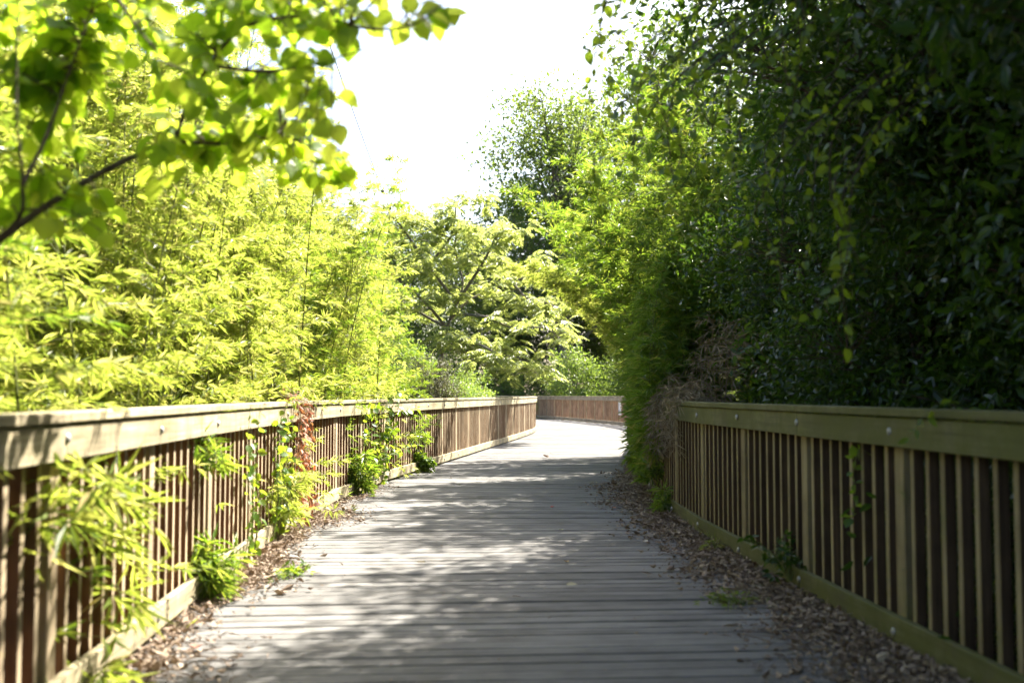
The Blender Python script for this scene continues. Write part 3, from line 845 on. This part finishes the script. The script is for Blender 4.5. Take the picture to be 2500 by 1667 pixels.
# bamboo cascading over the right railing down to the boards
def cascade():
    r = np.random.default_rng(33)
    root = thing('bamboo_clump', 'dense bamboo cascading over the right railing down to the leaf litter', 'bamboo', (RX(11.2) + .5, 11.2, GZ))
    b = np.array([RX(11.2) + .5, 11.2, GZ]); mt, ml = MB(), MB(); paths = []
    for i in range(26):
        y = r.uniform(9.9, 14.2); x0 = RX(y); yy_ = y + r.uniform(-.3, .3)
        top = r.uniform(1.25, 2.5); outx = r.uniform(-.08, .13)
        p = smooth_path([(x0 + .6, yy_, GZ), (x0 + .42, y, .8), (x0 + .12, y, top), (x0 - outx * .7, y - .1, top * .72), (x0 - outx, y - .15, max(.2, top * .72 - r.uniform(.7, 1.6)))], 14) - b
        paths.append(p); tube(mt, p, np.linspace(.010, .002, 14), 4)
    spray(ml, mt, paths, r, step=.13, bl=(.16, .32), per=3, fans=4, lpf=5, L=(.09, .17), start=.34, grav=.35, rise=.25, wr=.14)
    tag(link('leaves', ml.mesh('leaves', M['bamboo_dk']), root), kind='stuff'); link('culms', mt.mesh('culms', M['culm']), root)
cascade()

def dead_bamboo():
    r = np.random.default_rng(35)
    b = np.array([RX(9.8) + .3, 9.8, GZ])
    root = thing('dead_bamboo', 'withered straw coloured bamboo hanging over the end of the mossy rail', 'bamboo', tuple(b))
    mt, ml = MB(), MB(); paths = []
    for i in range(10):
        y = r.uniform(8.9, 10.5); x0 = RX(y)
        top = r.uniform(1.14, 1.38); low = r.uniform(.50, .95)
        p = smooth_path([(x0 + .5, y + .5, GZ), (x0 + .42, y + .3, .9), (x0 + .22, y, top), (x0 - .04, y - .05, top - .10), (x0 - .06 - .05 * r.random(), y - .1, low)], 12) - b
        paths.append(p); tube(mt, p, np.linspace(.006, .0015, 12), 4)
    spray(ml, mt, paths, r, step=.11, bl=(.08, .22), per=2, fans=2, lpf=4, L=(.06, .15), start=.55, grav=1.0, rise=-.1, wr=.075, tilt=(0, .9))
    wisps = []
    for i in range(9):
        y = r.uniform(8.4, 10.0); x0 = RX(y)
        p = smooth_path([(x0 + .5, y + .5, GZ), (x0 + .42, y + .4, 1.0), (x0 + .35 + .3 * r.random(), y + .2, r.uniform(1.5, 1.95)), (x0 + .25 + .5 * r.random(), y - .1, r.uniform(1.35, 1.75))], 12) - b
        wisps.append(p); tube(mt, p, np.linspace(.005, .0012, 12), 4)
    spray(ml, mt, wisps, r, step=.20, bl=(.12, .36), per=2, fans=2, lpf=3, L=(.07, .16), start=.6, grav=.7, rise=.1, wr=.07, tilt=(0, .8))
    tag(link('leaves', ml.mesh('leaves', M['dead']), root), kind='stuff'); link('culms', mt.mesh('culms', M['culm_dry']), root)
dead_bamboo()

# ------------------------------------------------------------------ right side: the dark thicket
SA = tree_mesh(110, 6.2, [((-.1, 0, 1.9), (1.1, 1.2, 1.0)), ((.3, .4, 3.1), (1.2, 1.2, 1.0)), ((-.4, -.3, 4.0), (1.3, 1.2, .95)), ((.2, .1, 5.2), (1.3, 1.3, .9)), ((-.9, .3, 4.6), (.9, .9, .7)), ((.4, -.5, 1.2), (1.0, 1.0, .8)), ((-.5, .5, 2.8), (.9, .9, .8))],
               470, 56, .34, .075, .5, T_OVAL, M['evergreen'], M['bark'], .08)
SB = tree_mesh(111, 8.0, [((0, 0, 3.0), (1.6, 1.6, 1.4)), ((.4, .4, 5.2), (1.7, 1.7, 1.3)), ((-.5, -.4, 6.6), (1.6, 1.6, 1.2)), ((.3, -.6, 4.2), (1.5, 1.5, 1.2)), ((0, .3, 7.6), (1.7, 1.8, 1.0)), ((0, 0, 1.4), (1.5, 1.5, 1.0))],
               560, 60, .46, .10, .5, T_OVAL, M['evergreen'], M['bark'], .11)
# the tree whose limbs reach out over the path
SO = tree_mesh(112, 5.0, [((-1.1, .1, 4.1), (.9, 1.1, .6)), ((-1.9, .3, 4.6), (.8, .9, .55)), ((-.3, -.2, 3.6), (.9, 1.0, .8)), ((-1.5, -.8, 5.0), (.9, .9, .6)), ((-.2, .6, 4.9), (1.2, 1.2, .8)), ((-2.3, -.4, 5.3), (.7, .8, .5))],
               420, 52, .30, .075, .52, T_OVAL, M['evergreen'], M['bark'], .09, lean=(-.4, 0))
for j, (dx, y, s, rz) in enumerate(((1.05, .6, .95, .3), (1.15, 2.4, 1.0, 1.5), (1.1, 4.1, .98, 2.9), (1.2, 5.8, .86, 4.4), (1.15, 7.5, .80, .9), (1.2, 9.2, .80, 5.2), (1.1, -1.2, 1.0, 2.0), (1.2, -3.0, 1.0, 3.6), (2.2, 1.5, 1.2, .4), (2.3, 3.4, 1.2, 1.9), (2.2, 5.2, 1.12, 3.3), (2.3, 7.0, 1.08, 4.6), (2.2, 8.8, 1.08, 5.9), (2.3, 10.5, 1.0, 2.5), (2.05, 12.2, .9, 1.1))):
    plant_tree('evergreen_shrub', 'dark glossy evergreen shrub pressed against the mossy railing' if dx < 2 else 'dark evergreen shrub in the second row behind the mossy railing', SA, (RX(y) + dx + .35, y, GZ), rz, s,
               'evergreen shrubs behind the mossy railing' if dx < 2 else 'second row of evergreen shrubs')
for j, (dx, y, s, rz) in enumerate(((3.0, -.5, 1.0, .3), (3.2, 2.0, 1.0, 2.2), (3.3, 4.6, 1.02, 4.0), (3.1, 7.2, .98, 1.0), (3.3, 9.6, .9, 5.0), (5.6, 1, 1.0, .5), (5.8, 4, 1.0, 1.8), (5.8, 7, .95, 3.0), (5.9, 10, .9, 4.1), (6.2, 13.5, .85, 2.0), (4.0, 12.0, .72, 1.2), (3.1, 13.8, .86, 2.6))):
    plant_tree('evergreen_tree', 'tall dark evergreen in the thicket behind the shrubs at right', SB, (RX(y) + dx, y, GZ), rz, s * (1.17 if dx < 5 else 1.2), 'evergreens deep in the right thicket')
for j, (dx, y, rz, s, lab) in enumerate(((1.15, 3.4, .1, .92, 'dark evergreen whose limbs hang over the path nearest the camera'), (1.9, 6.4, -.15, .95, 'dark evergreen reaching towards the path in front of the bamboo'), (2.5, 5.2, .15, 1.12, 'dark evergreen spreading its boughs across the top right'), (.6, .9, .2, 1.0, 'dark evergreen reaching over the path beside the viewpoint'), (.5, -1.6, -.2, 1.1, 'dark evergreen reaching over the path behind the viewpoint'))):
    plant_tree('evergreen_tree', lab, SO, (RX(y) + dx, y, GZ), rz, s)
# woodland behind the viewer
for j, (x, y, s) in enumerate(((5.0, -4.5, 1.0), (-4.5, -5.5, .9), (1.5, -11, 1.0), (-1.5, -13, 1.0), (9, -2, 1.1), (-9, -3, .9))):
    plant_tree('oak_tree', 'woodland tree standing beside the path behind the viewpoint', TB, (x, y, -1), j * 1.1, .8 * s, 'woodland behind the viewpoint')
for j, (x, y, s) in enumerate(((-3.4, 57, .95), (-.6, 57.5, .9), (-5.5, 50, .9), (-3.8, 44, .8), (5.8, 51, .8), (8.0, 46, .9), (-7.5, 40, .9), (10, 40, .8), (-6.4, 30, .7), (5.0, 58, .9), (7.2, 62, 1.1))):
    plant_tree('leafy_bush', 'pale green undergrowth bush among the far trees', TC, (x, y, -.9), j * 1.7, s, 'undergrowth among the far trees')

# ------------------------------------------------------------------ big leaves: each one an object
def heart_meshes(name, mat, n=8, seed=1):
    r = np.random.default_rng(seed); out = []
    for k in range(n):
        v, f = tmpl_heart(r.uniform(.05, .30), r.uniform(.04, .20), r.uniform(-1, 1))
        mb = MB(); v = v.copy(); v[:, 1] *= .5; mb.add(v, f, float(r.random()))
        out.append(mb.mesh(name, mat, True))
    return out
H_NEAR = heart_meshes('leaf', M['heart'], 10, 2)
H_VINE = heart_meshes('leaf', M['vine'], 6, 3)
def leaf_objects(root, meshes, P, D, N, L, wr, r, limit=300, stuff_mat=None, name='leaf'):
    """the largest `limit` leaves as objects, the rest joined"""
    P, D, N = np.asarray(P), nz(np.asarray(D)), np.asarray(N)
    L = np.broadcast_to(L, (len(P),)); order = np.argsort(-L / np.maximum(P[:, 1] + root.location.y, 1))
    S = nz(np.cross(N, D)); Nn = np.cross(D, S)
    for j in order[:limit]:
        o = link(name, meshes[int(r.integers(0, len(meshes)))], root)
        m = Matrix(((D[j][0], S[j][0], Nn[j][0], P[j][0]), (D[j][1], S[j][1], Nn[j][1], P[j][1]), (D[j][2], S[j][2], Nn[j][2], P[j][2]), (0, 0, 0, 1)))
        o.matrix_basis = m @ Matrix.Diagonal((L[j], L[j] * wr, L[j], 1))
    rest_ = order[limit:]
    if len(rest_) and stuff_mat:
        mb = MB(); leaves(mb, tmpl_heart(), P[rest_], D[rest_], N[rest_], L[rest_], L[rest_] * wr, np.random.default_rng(4).random(len(rest_)))
        tag(link('leaves_behind', mb.mesh('leaves_behind', stuff_mat), root), kind='stuff')

def in_poly(p, poly):
    c = False
    for (x1, y1), (x2, y2) in zip(poly, poly[1:] + poly[:1]):
        if (y1 > p[1]) != (y2 > p[1]) and p[0] < (x2 - x1) * (p[1] - y1) / (y2 - y1) + x1: c = not c
    return c

def redbud():
    r = np.random.default_rng(17)
    base = np.array([-2.75, 2.5, GZ])
    root = thing('broadleaf_tree', 'tree with large heart shaped backlit leaves hanging into the upper left', 'tree', tuple(base))
    A_ = lambda px, py, d: at(px, py, d) - base
    mt = MB()
    start = A_(-90, 650, 3.1)
    limbs = [
        [(0, 0, 0), (.1, .1, 1.3), start * .96 + np.array([-.15, -.05, -.15]), start],
        [start, A_(20, 568, 3.15), A_(140, 485, 3.2), A_(250, 420, 3.25), A_(350, 372, 3.3), A_(425, 345, 3.35), A_(455, 255, 3.4), A_(510, 160, 3.45), A_(580, 64, 3.5), A_(620, -80, 3.5)],
        [A_(425, 345, 3.35), A_(560, 350, 3.6), A_(700, 335, 3.8), A_(800, 390, 3.9), A_(870, 430, 4.0)],
        [start, A_(40, 540, 3.0), A_(55, 450, 2.95), A_(40, 250, 2.9), A_(50, -80, 2.9)],
        [A_(55, 450, 2.95), A_(110, 340, 3.1), A_(160, 200, 3.2), A_(200, 90, 3.25), A_(250, -60, 3.3)],
        [A_(580, 64, 3.5), A_(740, 40, 3.35), A_(900, 70, 3.2), A_(1010, 60, 3.1), A_(1090, 5, 3.05)],
        [A_(510, 160, 3.45), A_(650, 175, 3.3), A_(790, 150, 3.2), A_(930, 110, 3.15)],
        [A_(250, -60, 3.3), A_(330, 60, 3.0), A_(400, 150, 2.9)],
    ]
    sk = []
    for i, l in enumerate(limbs):
        p = smooth_path(l, 22); r0, r1 = ((.05, .024) if i == 0 else (.015, .0035) if i == 1 else (.008, .002))
        lm = MB(); tube(lm, p, np.linspace(r0, r1, 22), 8)
        if i == 0: trunk_o = link('trunk', lm.mesh('trunk', M['bark'], True), root)
        else: link('limb', lm.mesh('limb', M['bark'], True), trunk_o); sk.append(p)
    sk = np.concatenate(sk)
    polys = [[(-100, -100), (880, -100), (1090, -100), (1100, 40), (900, 150), (780, 230), (800, 330), (850, 420), (760, 470), (560, 440), (430, 480), (300, 560), (120, 640), (-100, 720)]]
    P, D, N, L = [], [], [], []
    n = 0
    while n < 190:
        q = (r.uniform(-100, 1120), r.uniform(-100, 720))
        if not in_poly(q, polys[0]): continue
        if q[1] > 470 and r.random() < .5: continue
        e = A_(q[0], q[1], 3.0 + 1.4 * r.random() ** .8)
        a = sk[np.linalg.norm(sk - e, axis=1).argmin()]
        if np.linalg.norm(e - a) > .62: continue
        n += 1
        p = smooth_path([a, (a + e) / 2 + np.array([0, 0, .04]), e], 8)
        tube(mt, p, np.linspace(.004, .0012, 8), 4)
        ax = nz((e - a)[None])[0]; sd = nz(np.cross(ax, [0, 0, 1.0])[None])[0]
        m = int(r.integers(4, 8))
        for k in range(m):
            b = p[1 + int(k * 6.9 / m)]; sg = 1 if k % 2 else -1
            d = nz((ax * .35 + sd * sg * .7 + np.array([0, 0, -.55]) + .45 * r.normal(size=3))[None])[0]
            pb = b + d * .03 + np.array([0, 0, -.008])
            tube(mt, [b, b + d * .02, pb], [.0012, .001, .0009], 3)
            P.append(pb); D.append(d); L.append(r.uniform(.055, .092))
            N.append(np.array([.15, -.45, .75]) + .55 * r.normal(size=3))
    leaf_objects(root, H_NEAR, P, D, N, np.array(L), .92, r, 300, M['heart'])
    link('twigs', mt.mesh('twigs', M['bark'], True), trunk_o)
redbud()

def vine(name, label, cat, paths, leaf_meshes, leaf_mat_, L, spacing, face, r, stem_m, wr=.85, limit=300, stem=.004, hang=.5):
    base = np.asarray(paths[0][0], float)
    root = thing(name, label, cat, tuple(base))
    mt = MB(); P, D, N = [], [], []
    face = np.asarray(face, float)
    for p in paths:
        p = smooth_path(p, max(8, 5 * len(p))) - base
        tube(mt, p, np.linspace(stem, stem * .35, len(p)), 5)
        s = np.concatenate([[0], np.cumsum(np.linalg.norm(np.diff(p, axis=0), axis=1))])
        for q in np.arange(spacing, s[-1], spacing):
            b = np.array([np.interp(q, s, p[:, k]) for k in range(3)])
            d = nz((r.normal(size=3) * .7 + np.array([0, 0, -hang]) + face * .25)[None])[0]
            pb = b + d * L[0] * .5
            tube(mt, [b, (b + pb) / 2 + [0, 0, .003], pb], [.0014, .0011, .0009], 3)
            P.append(pb); D.append(d); N.append(face * .7 + np.array([0, 0, .6]) + .5 * r.normal(size=3))
    leaf_objects(root, leaf_meshes, P, D, N, r.uniform(L[0], L[1], len(P)), wr, r, limit, leaf_mat_)
    link('stem', mt.mesh('stem', stem_m, True), root)
    return root

# heart-leaved climber spilling over the left railing
r = np.random.default_rng(51)
pp = []
for i in range(9):
    y = r.uniform(11.8, 13.2); x = LX(y)
    tall = r.uniform(.55, 1.25)
    pp.append([(x - .05, y, -.05), (x + .06, y + r.uniform(-.2, .2), tall * .5), (x + .09, y + r.uniform(-.2, .25), tall * .85), (x + .16, y + r.uniform(-.1, .45), tall)])
pp.append([(LX(12.9) + .05, 12.9, 1.0), (LX(13.2) + .12, 13.2, 1.15), (LX(13.7) + .25, 13.6, 1.16)])
pp.append([(LX(12.9) + .05, 12.9, .8), (LX(13.6) + .14, 13.5, .95), (LX(14.3) + .2, 14.2, .97)])
pp.append([(LX(12.4) + .05, 12.4, .3), (LX(13.2) + .16, 13.0, .42), (LX(14.0) + .22, 13.7, .46)])
vine('climbing_vine', 'green round leaved climber spilling over the middle of the left railing', 'vine', pp, H_VINE, M['vine'], (.05, .09), .05, (.8, -.5, .2), r, M['culm'])
# withered reddish vine hanging over the rail
r = np.random.default_rng(52)
H_RED = heart_meshes('leaf', M['red_vine'], 6, 5)
pp = []
for i in range(15):
    y = 8.85 + .24 * r.normal(); x = LX(y)
    pp.append([(x - .12, y, 1.12 + r.uniform(0, .12)), (x + .05, y, 1.08), (x + .05, y + r.uniform(-.08, .08), .75), (x + .06, y + r.uniform(-.12, .12), .45), (x + .10, y + r.uniform(-.15, .15), r.uniform(.02, .3))])
vine('climbing_vine', 'withered reddish brown vine hanging over the left railing', 'vine', pp, H_RED, M['red_vine'], (.03, .065), .045, (.8, -.6, .1), r, M['culm_dry'], wr=.6, hang=.8)
# green creepers climbing the posts
H_SM = heart_meshes('leaf', M['vine'], 5, 8)
for k, (y, lab) in enumerate(((6.9, 'thin green creeper climbing the left pickets before the red vine'), (8.1, 'leafy green creeper on the left pickets beside the red vine'))):
    r = np.random.default_rng(60 + k); pp = []
    for i in range(5 if k == 0 else 10):
        yy0 = y + r.uniform(-.18, .18) * (1 + k); x = LX(yy0)
        pp.append([(x + .03, yy0, .02), (x + .055, yy0 + .05, .35), (x + .05, yy0 - .05, .7), (x + .06, yy0, r.uniform(.75, 1.1))])
    vine('climbing_vine', lab, 'vine', pp, H_SM, M['vine'], (.035, .07), .07, (.8, -.5, .2), r, M['culm'], limit=140)

# bamboo poking through the left railing and growing at its foot
def sprig(name, label, cat, paths, seed, mat, group=None, stuff=True, **kw):
    base = np.asarray(paths[0][0], float); r = np.random.default_rng(seed)
    root = thing(name, label, cat, tuple(base), group=group)
    ml, mt = MB(), MB()
    ps = [smooth_path(p, 10) - base for p in paths]
    for p in ps: tube(mt, p, np.linspace(.005, .0015, 10), 4)
    spray(ml, mt, ps, r, **kw)
    tag(link('leaves', ml.mesh('leaves', mat), root), kind='stuff'); link('stems', mt.mesh('stems', M['culm']), root)
    return root
def out_paths(y0, y1, n, seed, z0=(.1, .9), reach=(.15, .45), rise=.1, inner=-.25):
    r = np.random.default_rng(seed); o = []
    for i in range(n):
        y = r.uniform(y0, y1); x = LX(y); z = r.uniform(*z0); q = r.uniform(*reach)
        o.append([(x + inner, y + .05, z - .25), (x - .02, y, z), (x + q * .6, y - .03, z + rise * .7), (x + q, y - .06, z + rise - .10)])
    return o
kwS = dict(step=.07, bl=(.10, .20), per=2, fans=3, lpf=5, L=(.11, .20), start=.35, grav=.5, rise=.15, wr=.12)
sprig('bamboo_clump', 'sunlit bamboo shoots bursting through the pickets nearest the camera at left', 'bamboo', out_paths(3.15, 4.25, 11, 5, (.0, .85), (.02, .16)), 71, M['bamboo'], **{**kwS, 'lpf': 4, 'fans': 2, 'step': .09})
sprig('bamboo_clump', 'small bamboo sprig poking from under the left top board', 'bamboo', out_paths(5.6, 6.0, 2, 6, (.78, .9), (.04, .12), -.05), 72, M['bamboo_dk'], **{**kwS, 'step': .1, 'L': (.08, .15)})
sprig('bamboo_clump', 'bright bamboo shoots at the foot of the red vine', 'bamboo', out_paths(7.9, 8.7, 7, 7, (.05, .45), (.03, .2)), 73, M['bamboo'], **{**kwS, 'L': (.07, .14)})
sprig('bamboo_clump', 'bamboo tuft drooping through the pickets beyond the round leaved climber', 'bamboo', out_paths(14.4, 16.2, 6, 8, (.55, .9), (.0, .08), -.12), 74, M['bamboo_dk'], **{**kwS, 'lpf': 4, 'fans': 2, 'L': (.07, .14)})
def tuft(name, label, cat, c, n, h, spread, seed, mat, leafL=(.10, .18), group=None, wr=.13, per=2):
    r = np.random.default_rng(seed); ps = []
    for i in range(n):
        a = r.uniform(0, 6.28); q = r.uniform(.2, 1) * spread; hh = h * r.uniform(.5, 1)
        ps.append([c, (c[0] + q * .3 * math.cos(a), c[1] + q * .3 * math.sin(a), c[2] + hh * .6), (c[0] + q * math.cos(a), c[1] + q * math.sin(a), c[2] + hh)])
    return sprig(name, label, cat, ps, seed, mat, group, step=.06, bl=(.08, .14), per=per, fans=2, lpf=5, L=leafL, start=.25, grav=.5, rise=.2, wr=wr)
tuft('bamboo_clump', 'dark green bamboo tuft growing on the boards at the foot of the left railing', 'bamboo', (LX(5.75) + .03, 5.75, 0.0), 9, .34, .20, 81, M['bamboo_dk'], (.09, .17), wr=.11)
tuft('bamboo_clump', 'bamboo tuft at the foot of the round leaved climber', 'bamboo', (LX(11.7) + .04, 11.6, 0.0), 6, .5, .16, 82, M['bamboo_dk'])
tuft('weed', 'small leafy weed on the boards beyond the climber at left', 'weed', (LX(15.2) + .08, 15.1, 0.0), 9, .34, .20, 83, M['vine'], (.05, .09), wr=.45)
tuft('weed', 'low creeping weed on the leaf litter by the left railing', 'weed', (LX(6.6) + .40, 6.55, 0.0), 9, .05, .34, 84, M['vine'], (.03, .06), wr=.35, per=1)
tuft('weed', 'leafy sapling pushing through the mossy pickets over the bottom board', 'weed', (RX(5.95) - .02, 5.95, .06), 7, .30, .34, 85, M['evergreen'], (.035, .07), wr=.42, per=1)
tuft('weed', 'pale grass tuft in the litter at the foot of the mossy railing', 'grass tuft', (RX(7.4) - .07, 7.4, 0.0), 6, .10, .08, 86, M['bamboo'], (.05, .10), wr=.05, per=1)
tuft('weed', 'sparse green weed spreading over the leaf litter at right', 'weed', (RX(5.6) - .42, 5.6, 0.0), 7, .07, .26, 87, M['bamboo_dk'], (.03, .06), wr=.14, per=1)
tuft('weed', 'small sprig at the corner of the cascading bamboo on the boards', 'weed', (RX(9.9) - .03, 9.8, 0.0), 5, .26, .16, 88, M['bamboo_dk'], (.08, .13))
# creeper on the mossy pickets and fern over the mossy rail
r = np.random.default_rng(91)
pp = [[(RX(5.05) + .06, 5.05, .95), (RX(5.05) - .0, 5.05, .80), (RX(5.05) + .01, 5.07, .62), (RX(5.05) - .02, 5.05, .52)] for i in range(3)]
vine('climbing_vine', 'small dark creeper dangling between two mossy pickets', 'vine', pp, H_SM, M['evergreen'], (.03, .06), .06, (-.8, -.5, .2), r, M['culm'], limit=60, stem=.003)
pp = [[(RX(4.3) + .25, 4.25, 1.05), (RX(4.3) + .05, 4.2, 1.13), (RX(4.3) - .08, 4.15, 1.06), (RX(4.3) - .14, 4.1, .98)]]
vine('climbing_vine', 'leafy sprig lying over the mossy rail at far right', 'vine', pp, H_SM, M['vine'], (.035, .065), .03, (-.6, -.6, .4), r, M['culm'], limit=60, stem=.003, wr=.5)

# vine strands hanging from the dark canopy
strands = [((1540, -60, 4.6), (1480, 330, 4.5), 'leafy strand hanging nearest the open sky at right'), ((1600, 120, 5.0), (1540, 460, 5.0), 'sunlit strand hanging second from the open sky'),
           ((1690, 200, 5.2), (1640, 520, 5.2), 'sunlit strand hanging before the leaning bamboo'), ((1800, 250, 5.6), (1760, 600, 5.6), 'strand hanging over the withered bamboo'),
           ((1950, 300, 4.8), (1930, 690, 4.7), 'strand with a bright tip hanging above the mossy rail'), ((2130, 350, 4.3), (2080, 830, 4.2), 'long dark strand hanging above the mossy rail'),
           ((1900, -60, 4.5), (1840, 350, 4.5), 'strand hanging from the dark top right canopy')]
for k, (a, b, lab) in enumerate(strands):
    r = np.random.default_rng(120 + k); pp = []
    for i in range(5):
        o1 = r.normal(size=3) * .10; o2 = r.normal(size=3) * .16
        A, B = at(*a) + o1, at(*b) + o2
        pp.append([A + np.array([.5, .3, .45]), A, (A + B) / 2 + r.normal(size=3) * .06, B + np.array([0, 0, r.uniform(0, .25)])])
    vine('hanging_vine', lab, 'vine', pp, H_SM, M['vine'], (.03, .068), .05, (-.3, -.7, .3), r, M['bark'], limit=140, stem=.004, wr=.66)

# ------------------------------------------------------------------ leaf litter
def litter(name, label, pts, seed, L=(.022, .055), needles=.42):
    r = np.random.default_rng(seed); mb = MB(); n = len(pts)
    k = r.random(n) < needles
    D = rand_unit(r, n) * np.array([1, 1, .28]); N = np.array([0, 0, 1.0]) + .42 * r.normal(size=(n, 3))
    LL = r.uniform(L[0], L[1], n) * np.where(r.random(n) < .12, 1.6, 1) * r.uniform(.5, 1.1, n); tv = np.clip(r.beta(1.6, 2.0, n), 0, 1)
    a, b = ~k, k
    leaves(mb, T_CURL, pts[a], D[a], N[a], LL[a], LL[a] * r.uniform(.35, .7, a.sum()), tv[a])
    leaves(mb, T_NARROW, pts[b], D[b], N[b], LL[b] * 1.7, LL[b] * .14, tv[b])
    for i in r.integers(0, n, n // 130):             # twigs among the leaves
        a = r.uniform(0, 6.28); q = r.uniform(.05, .16); d = np.array([math.cos(a), math.sin(a), r.uniform(0, .15)]) * q
        tube(mb, [pts[i] + [0, 0, .006], pts[i] + d * .5 + [r.uniform(-.01, .01), 0, .010], pts[i] + d + [0, 0, .008]], [.0025, .002, .0012], 4, r.uniform(0, .6))
    o = link(name, mb.mesh(name, M['litter'])); tag(o, label, 'leaf litter', kind='stuff')
r = np.random.default_rng(140)
n = 26000
y = 3.2 + 16.5 * r.random(n) ** 1.25
wid = np.interp(y, [3, 5, 7, 9, 10, 12, 16, 20], [.60, .54, .48, .46, .48, .62, .40, .10]) * (1 + .16 * np.sin(y * 3.1) + .10 * np.sin(y * 7.7 + 1))
q = np.abs(r.normal(size=n)) * .46
keep = q < 1.35
off = q * wid
x = np.interp(y, RIGHT.p[:, 1], RIGHT.p[:, 0]) - off + .02
z = .006 + np.clip(1 - q, 0, 1) * .045 * r.random(n)
litter('leaf_litter', 'drift of brown dry leaves along the foot of the mossy railing', np.stack([x, y, z], 1)[keep], 141)
pts = []
for (yc, oc, sy, sx, m) in ((8.0, .10, .45, .10, 1900), (9.4, .22, .35, .20, 1500), (6.8, .15, .30, .15, 1700), (5.0, .12, .5, .09, 700), (4.25, .35, .25, .20, 500), (6.2, .28, .3, .16, 700), (11.6, .3, .6, .12, 500), (10.3, .10, .5, .07, 300)):
    yy_ = yc + sy * r.normal(size=m); o = np.abs(oc * .3 + sx * r.normal(size=m))
    pts.append(np.stack([np.interp(yy_, LEFT.p[:, 1], LEFT.p[:, 0]) + o, yy_, .006 + .02 * r.random(m)], 1))
pts = np.concatenate(pts)
litter('leaf_litter', 'patches of dry leaves along the foot of the sunlit left railing', pts, 142, (.03, .055), .55)
m = 420
yy_ = 4 + 20 * r.random(m) ** 1.4
xx = np.interp(yy_, MID.p[:, 1], MID.p[:, 0]) + r.uniform(-1.5, 1.6, m)
litter('leaf_crumbs', 'tiny leaf crumbs scattered over the grey boards', np.stack([xx, yy_, np.full(m, .005)], 1), 143, (.008, .022), .3)

# single fallen things on the boards
def fallen(label, px, py, L, wr, col, cat='leaf', nm='fallen_leaf', curl=1.0, seed=0):
    r = np.random.default_rng(seed)
    dep = F_PX * CAM_H / (py - HORIZON)
    p = at(px, py, dep); v, f = tmpl_heart(-.12 * curl, .16 * curl, .5); v = v.copy(); v[:, 1] *= .5
    mb = MB(); mb.add(v * np.array([L, L * wr, L]), f)
    m_ = leaf_mat(nm + ' colour', [(0, col), (1, col)], [(0, col), (1, col)], .15, .6)
    o = link(nm, mb.mesh(nm, m_, True)); o.location = (p[0], p[1], .012); o.rotation_euler = (r.uniform(-.2, .2), r.uniform(-.1, .1), r.uniform(0, 6.28))
    tag(o, label, cat)
fallen('small red leaf lying alone on the boards', 1345, 1238, .07, .4, (.45, .05, .035), seed=1)
fallen('pale yellow green leaf on the boards below the red leaf', 1367, 1293, .06, .6, (.38, .36, .14), seed=2)
fallen('yellow orange leaf on the boards in mid path', 1380, 1369, .055, .6, (.50, .28, .04), seed=3)
fallen('pale leaf on the nearest boards right of centre', 1384, 1426, .065, .7, (.34, .32, .20), seed=4)
fallen('dry tan leaf on the boards left of centre', 1038, 1371, .07, .5, (.36, .31, .20), seed=5)
fallen('curled brown leaf on the far boards', 1338, 1117, .14, .6, (.10, .06, .04), curl=2.0, seed=6)
fallen('round green leaf on the litter by the mossy railing', 1847, 1426, .06, .9, (.16, .30, .12), seed=7)
fallen('orange leaf at the edge of the right litter', 1502, 1240, .07, .5, (.48, .17, .05), seed=8)
fallen('big white crumpled leaf on the right litter', 1592, 1310, .11, .6, (.62, .58, .54), curl=1.6, seed=9)
fallen('smaller white leaf beside the big crumpled one', 1570, 1323, .07, .6, (.52, .46, .42), curl=1.6, seed=10)
fallen('brown leaf on the nearest boards beside the right litter', 1855, 1620, .06, .6, (.16, .14, .13), seed=11)
fallen('brown curled leaf lying by the left railing near the camera', 470, 1582, .07, .8, (.20, .09, .06), curl=2.0, seed=12)

# thin cord hanging across the sky
def cord():
    mb = MB()
    A, E = at(735, -90, 9.0), at(978, 575, 26.0)
    tt = np.linspace(0, 1, 40)
    pts = A + (E - A) * tt[:, None] + np.array([0, 0, -.10]) * (4 * tt * (1 - tt))[:, None]
    base = A; K = pts[24]; B = pts[25]
    root = thing('overhead_wire', 'thin dark wire slanting down across the white sky', 'wire', tuple(base))
    tube(mb, pts - base, .0062, 5)
    dark = noise_mat('dark cord', [(.03, .025, .03), (.06, .05, .06)], 40, .8)
    link('wire', mb.mesh('wire', dark), root)
    mb = MB(); d = nz((B - K)[None])[0]
    q = np.linspace(-.05, .05, 7)
    tube(mb, K - base + q[:, None] * d[None], [.008, .022, .036, .038, .030, .018, .008], 7)
    link('knot', mb.mesh('knot', dark), root)
cord()
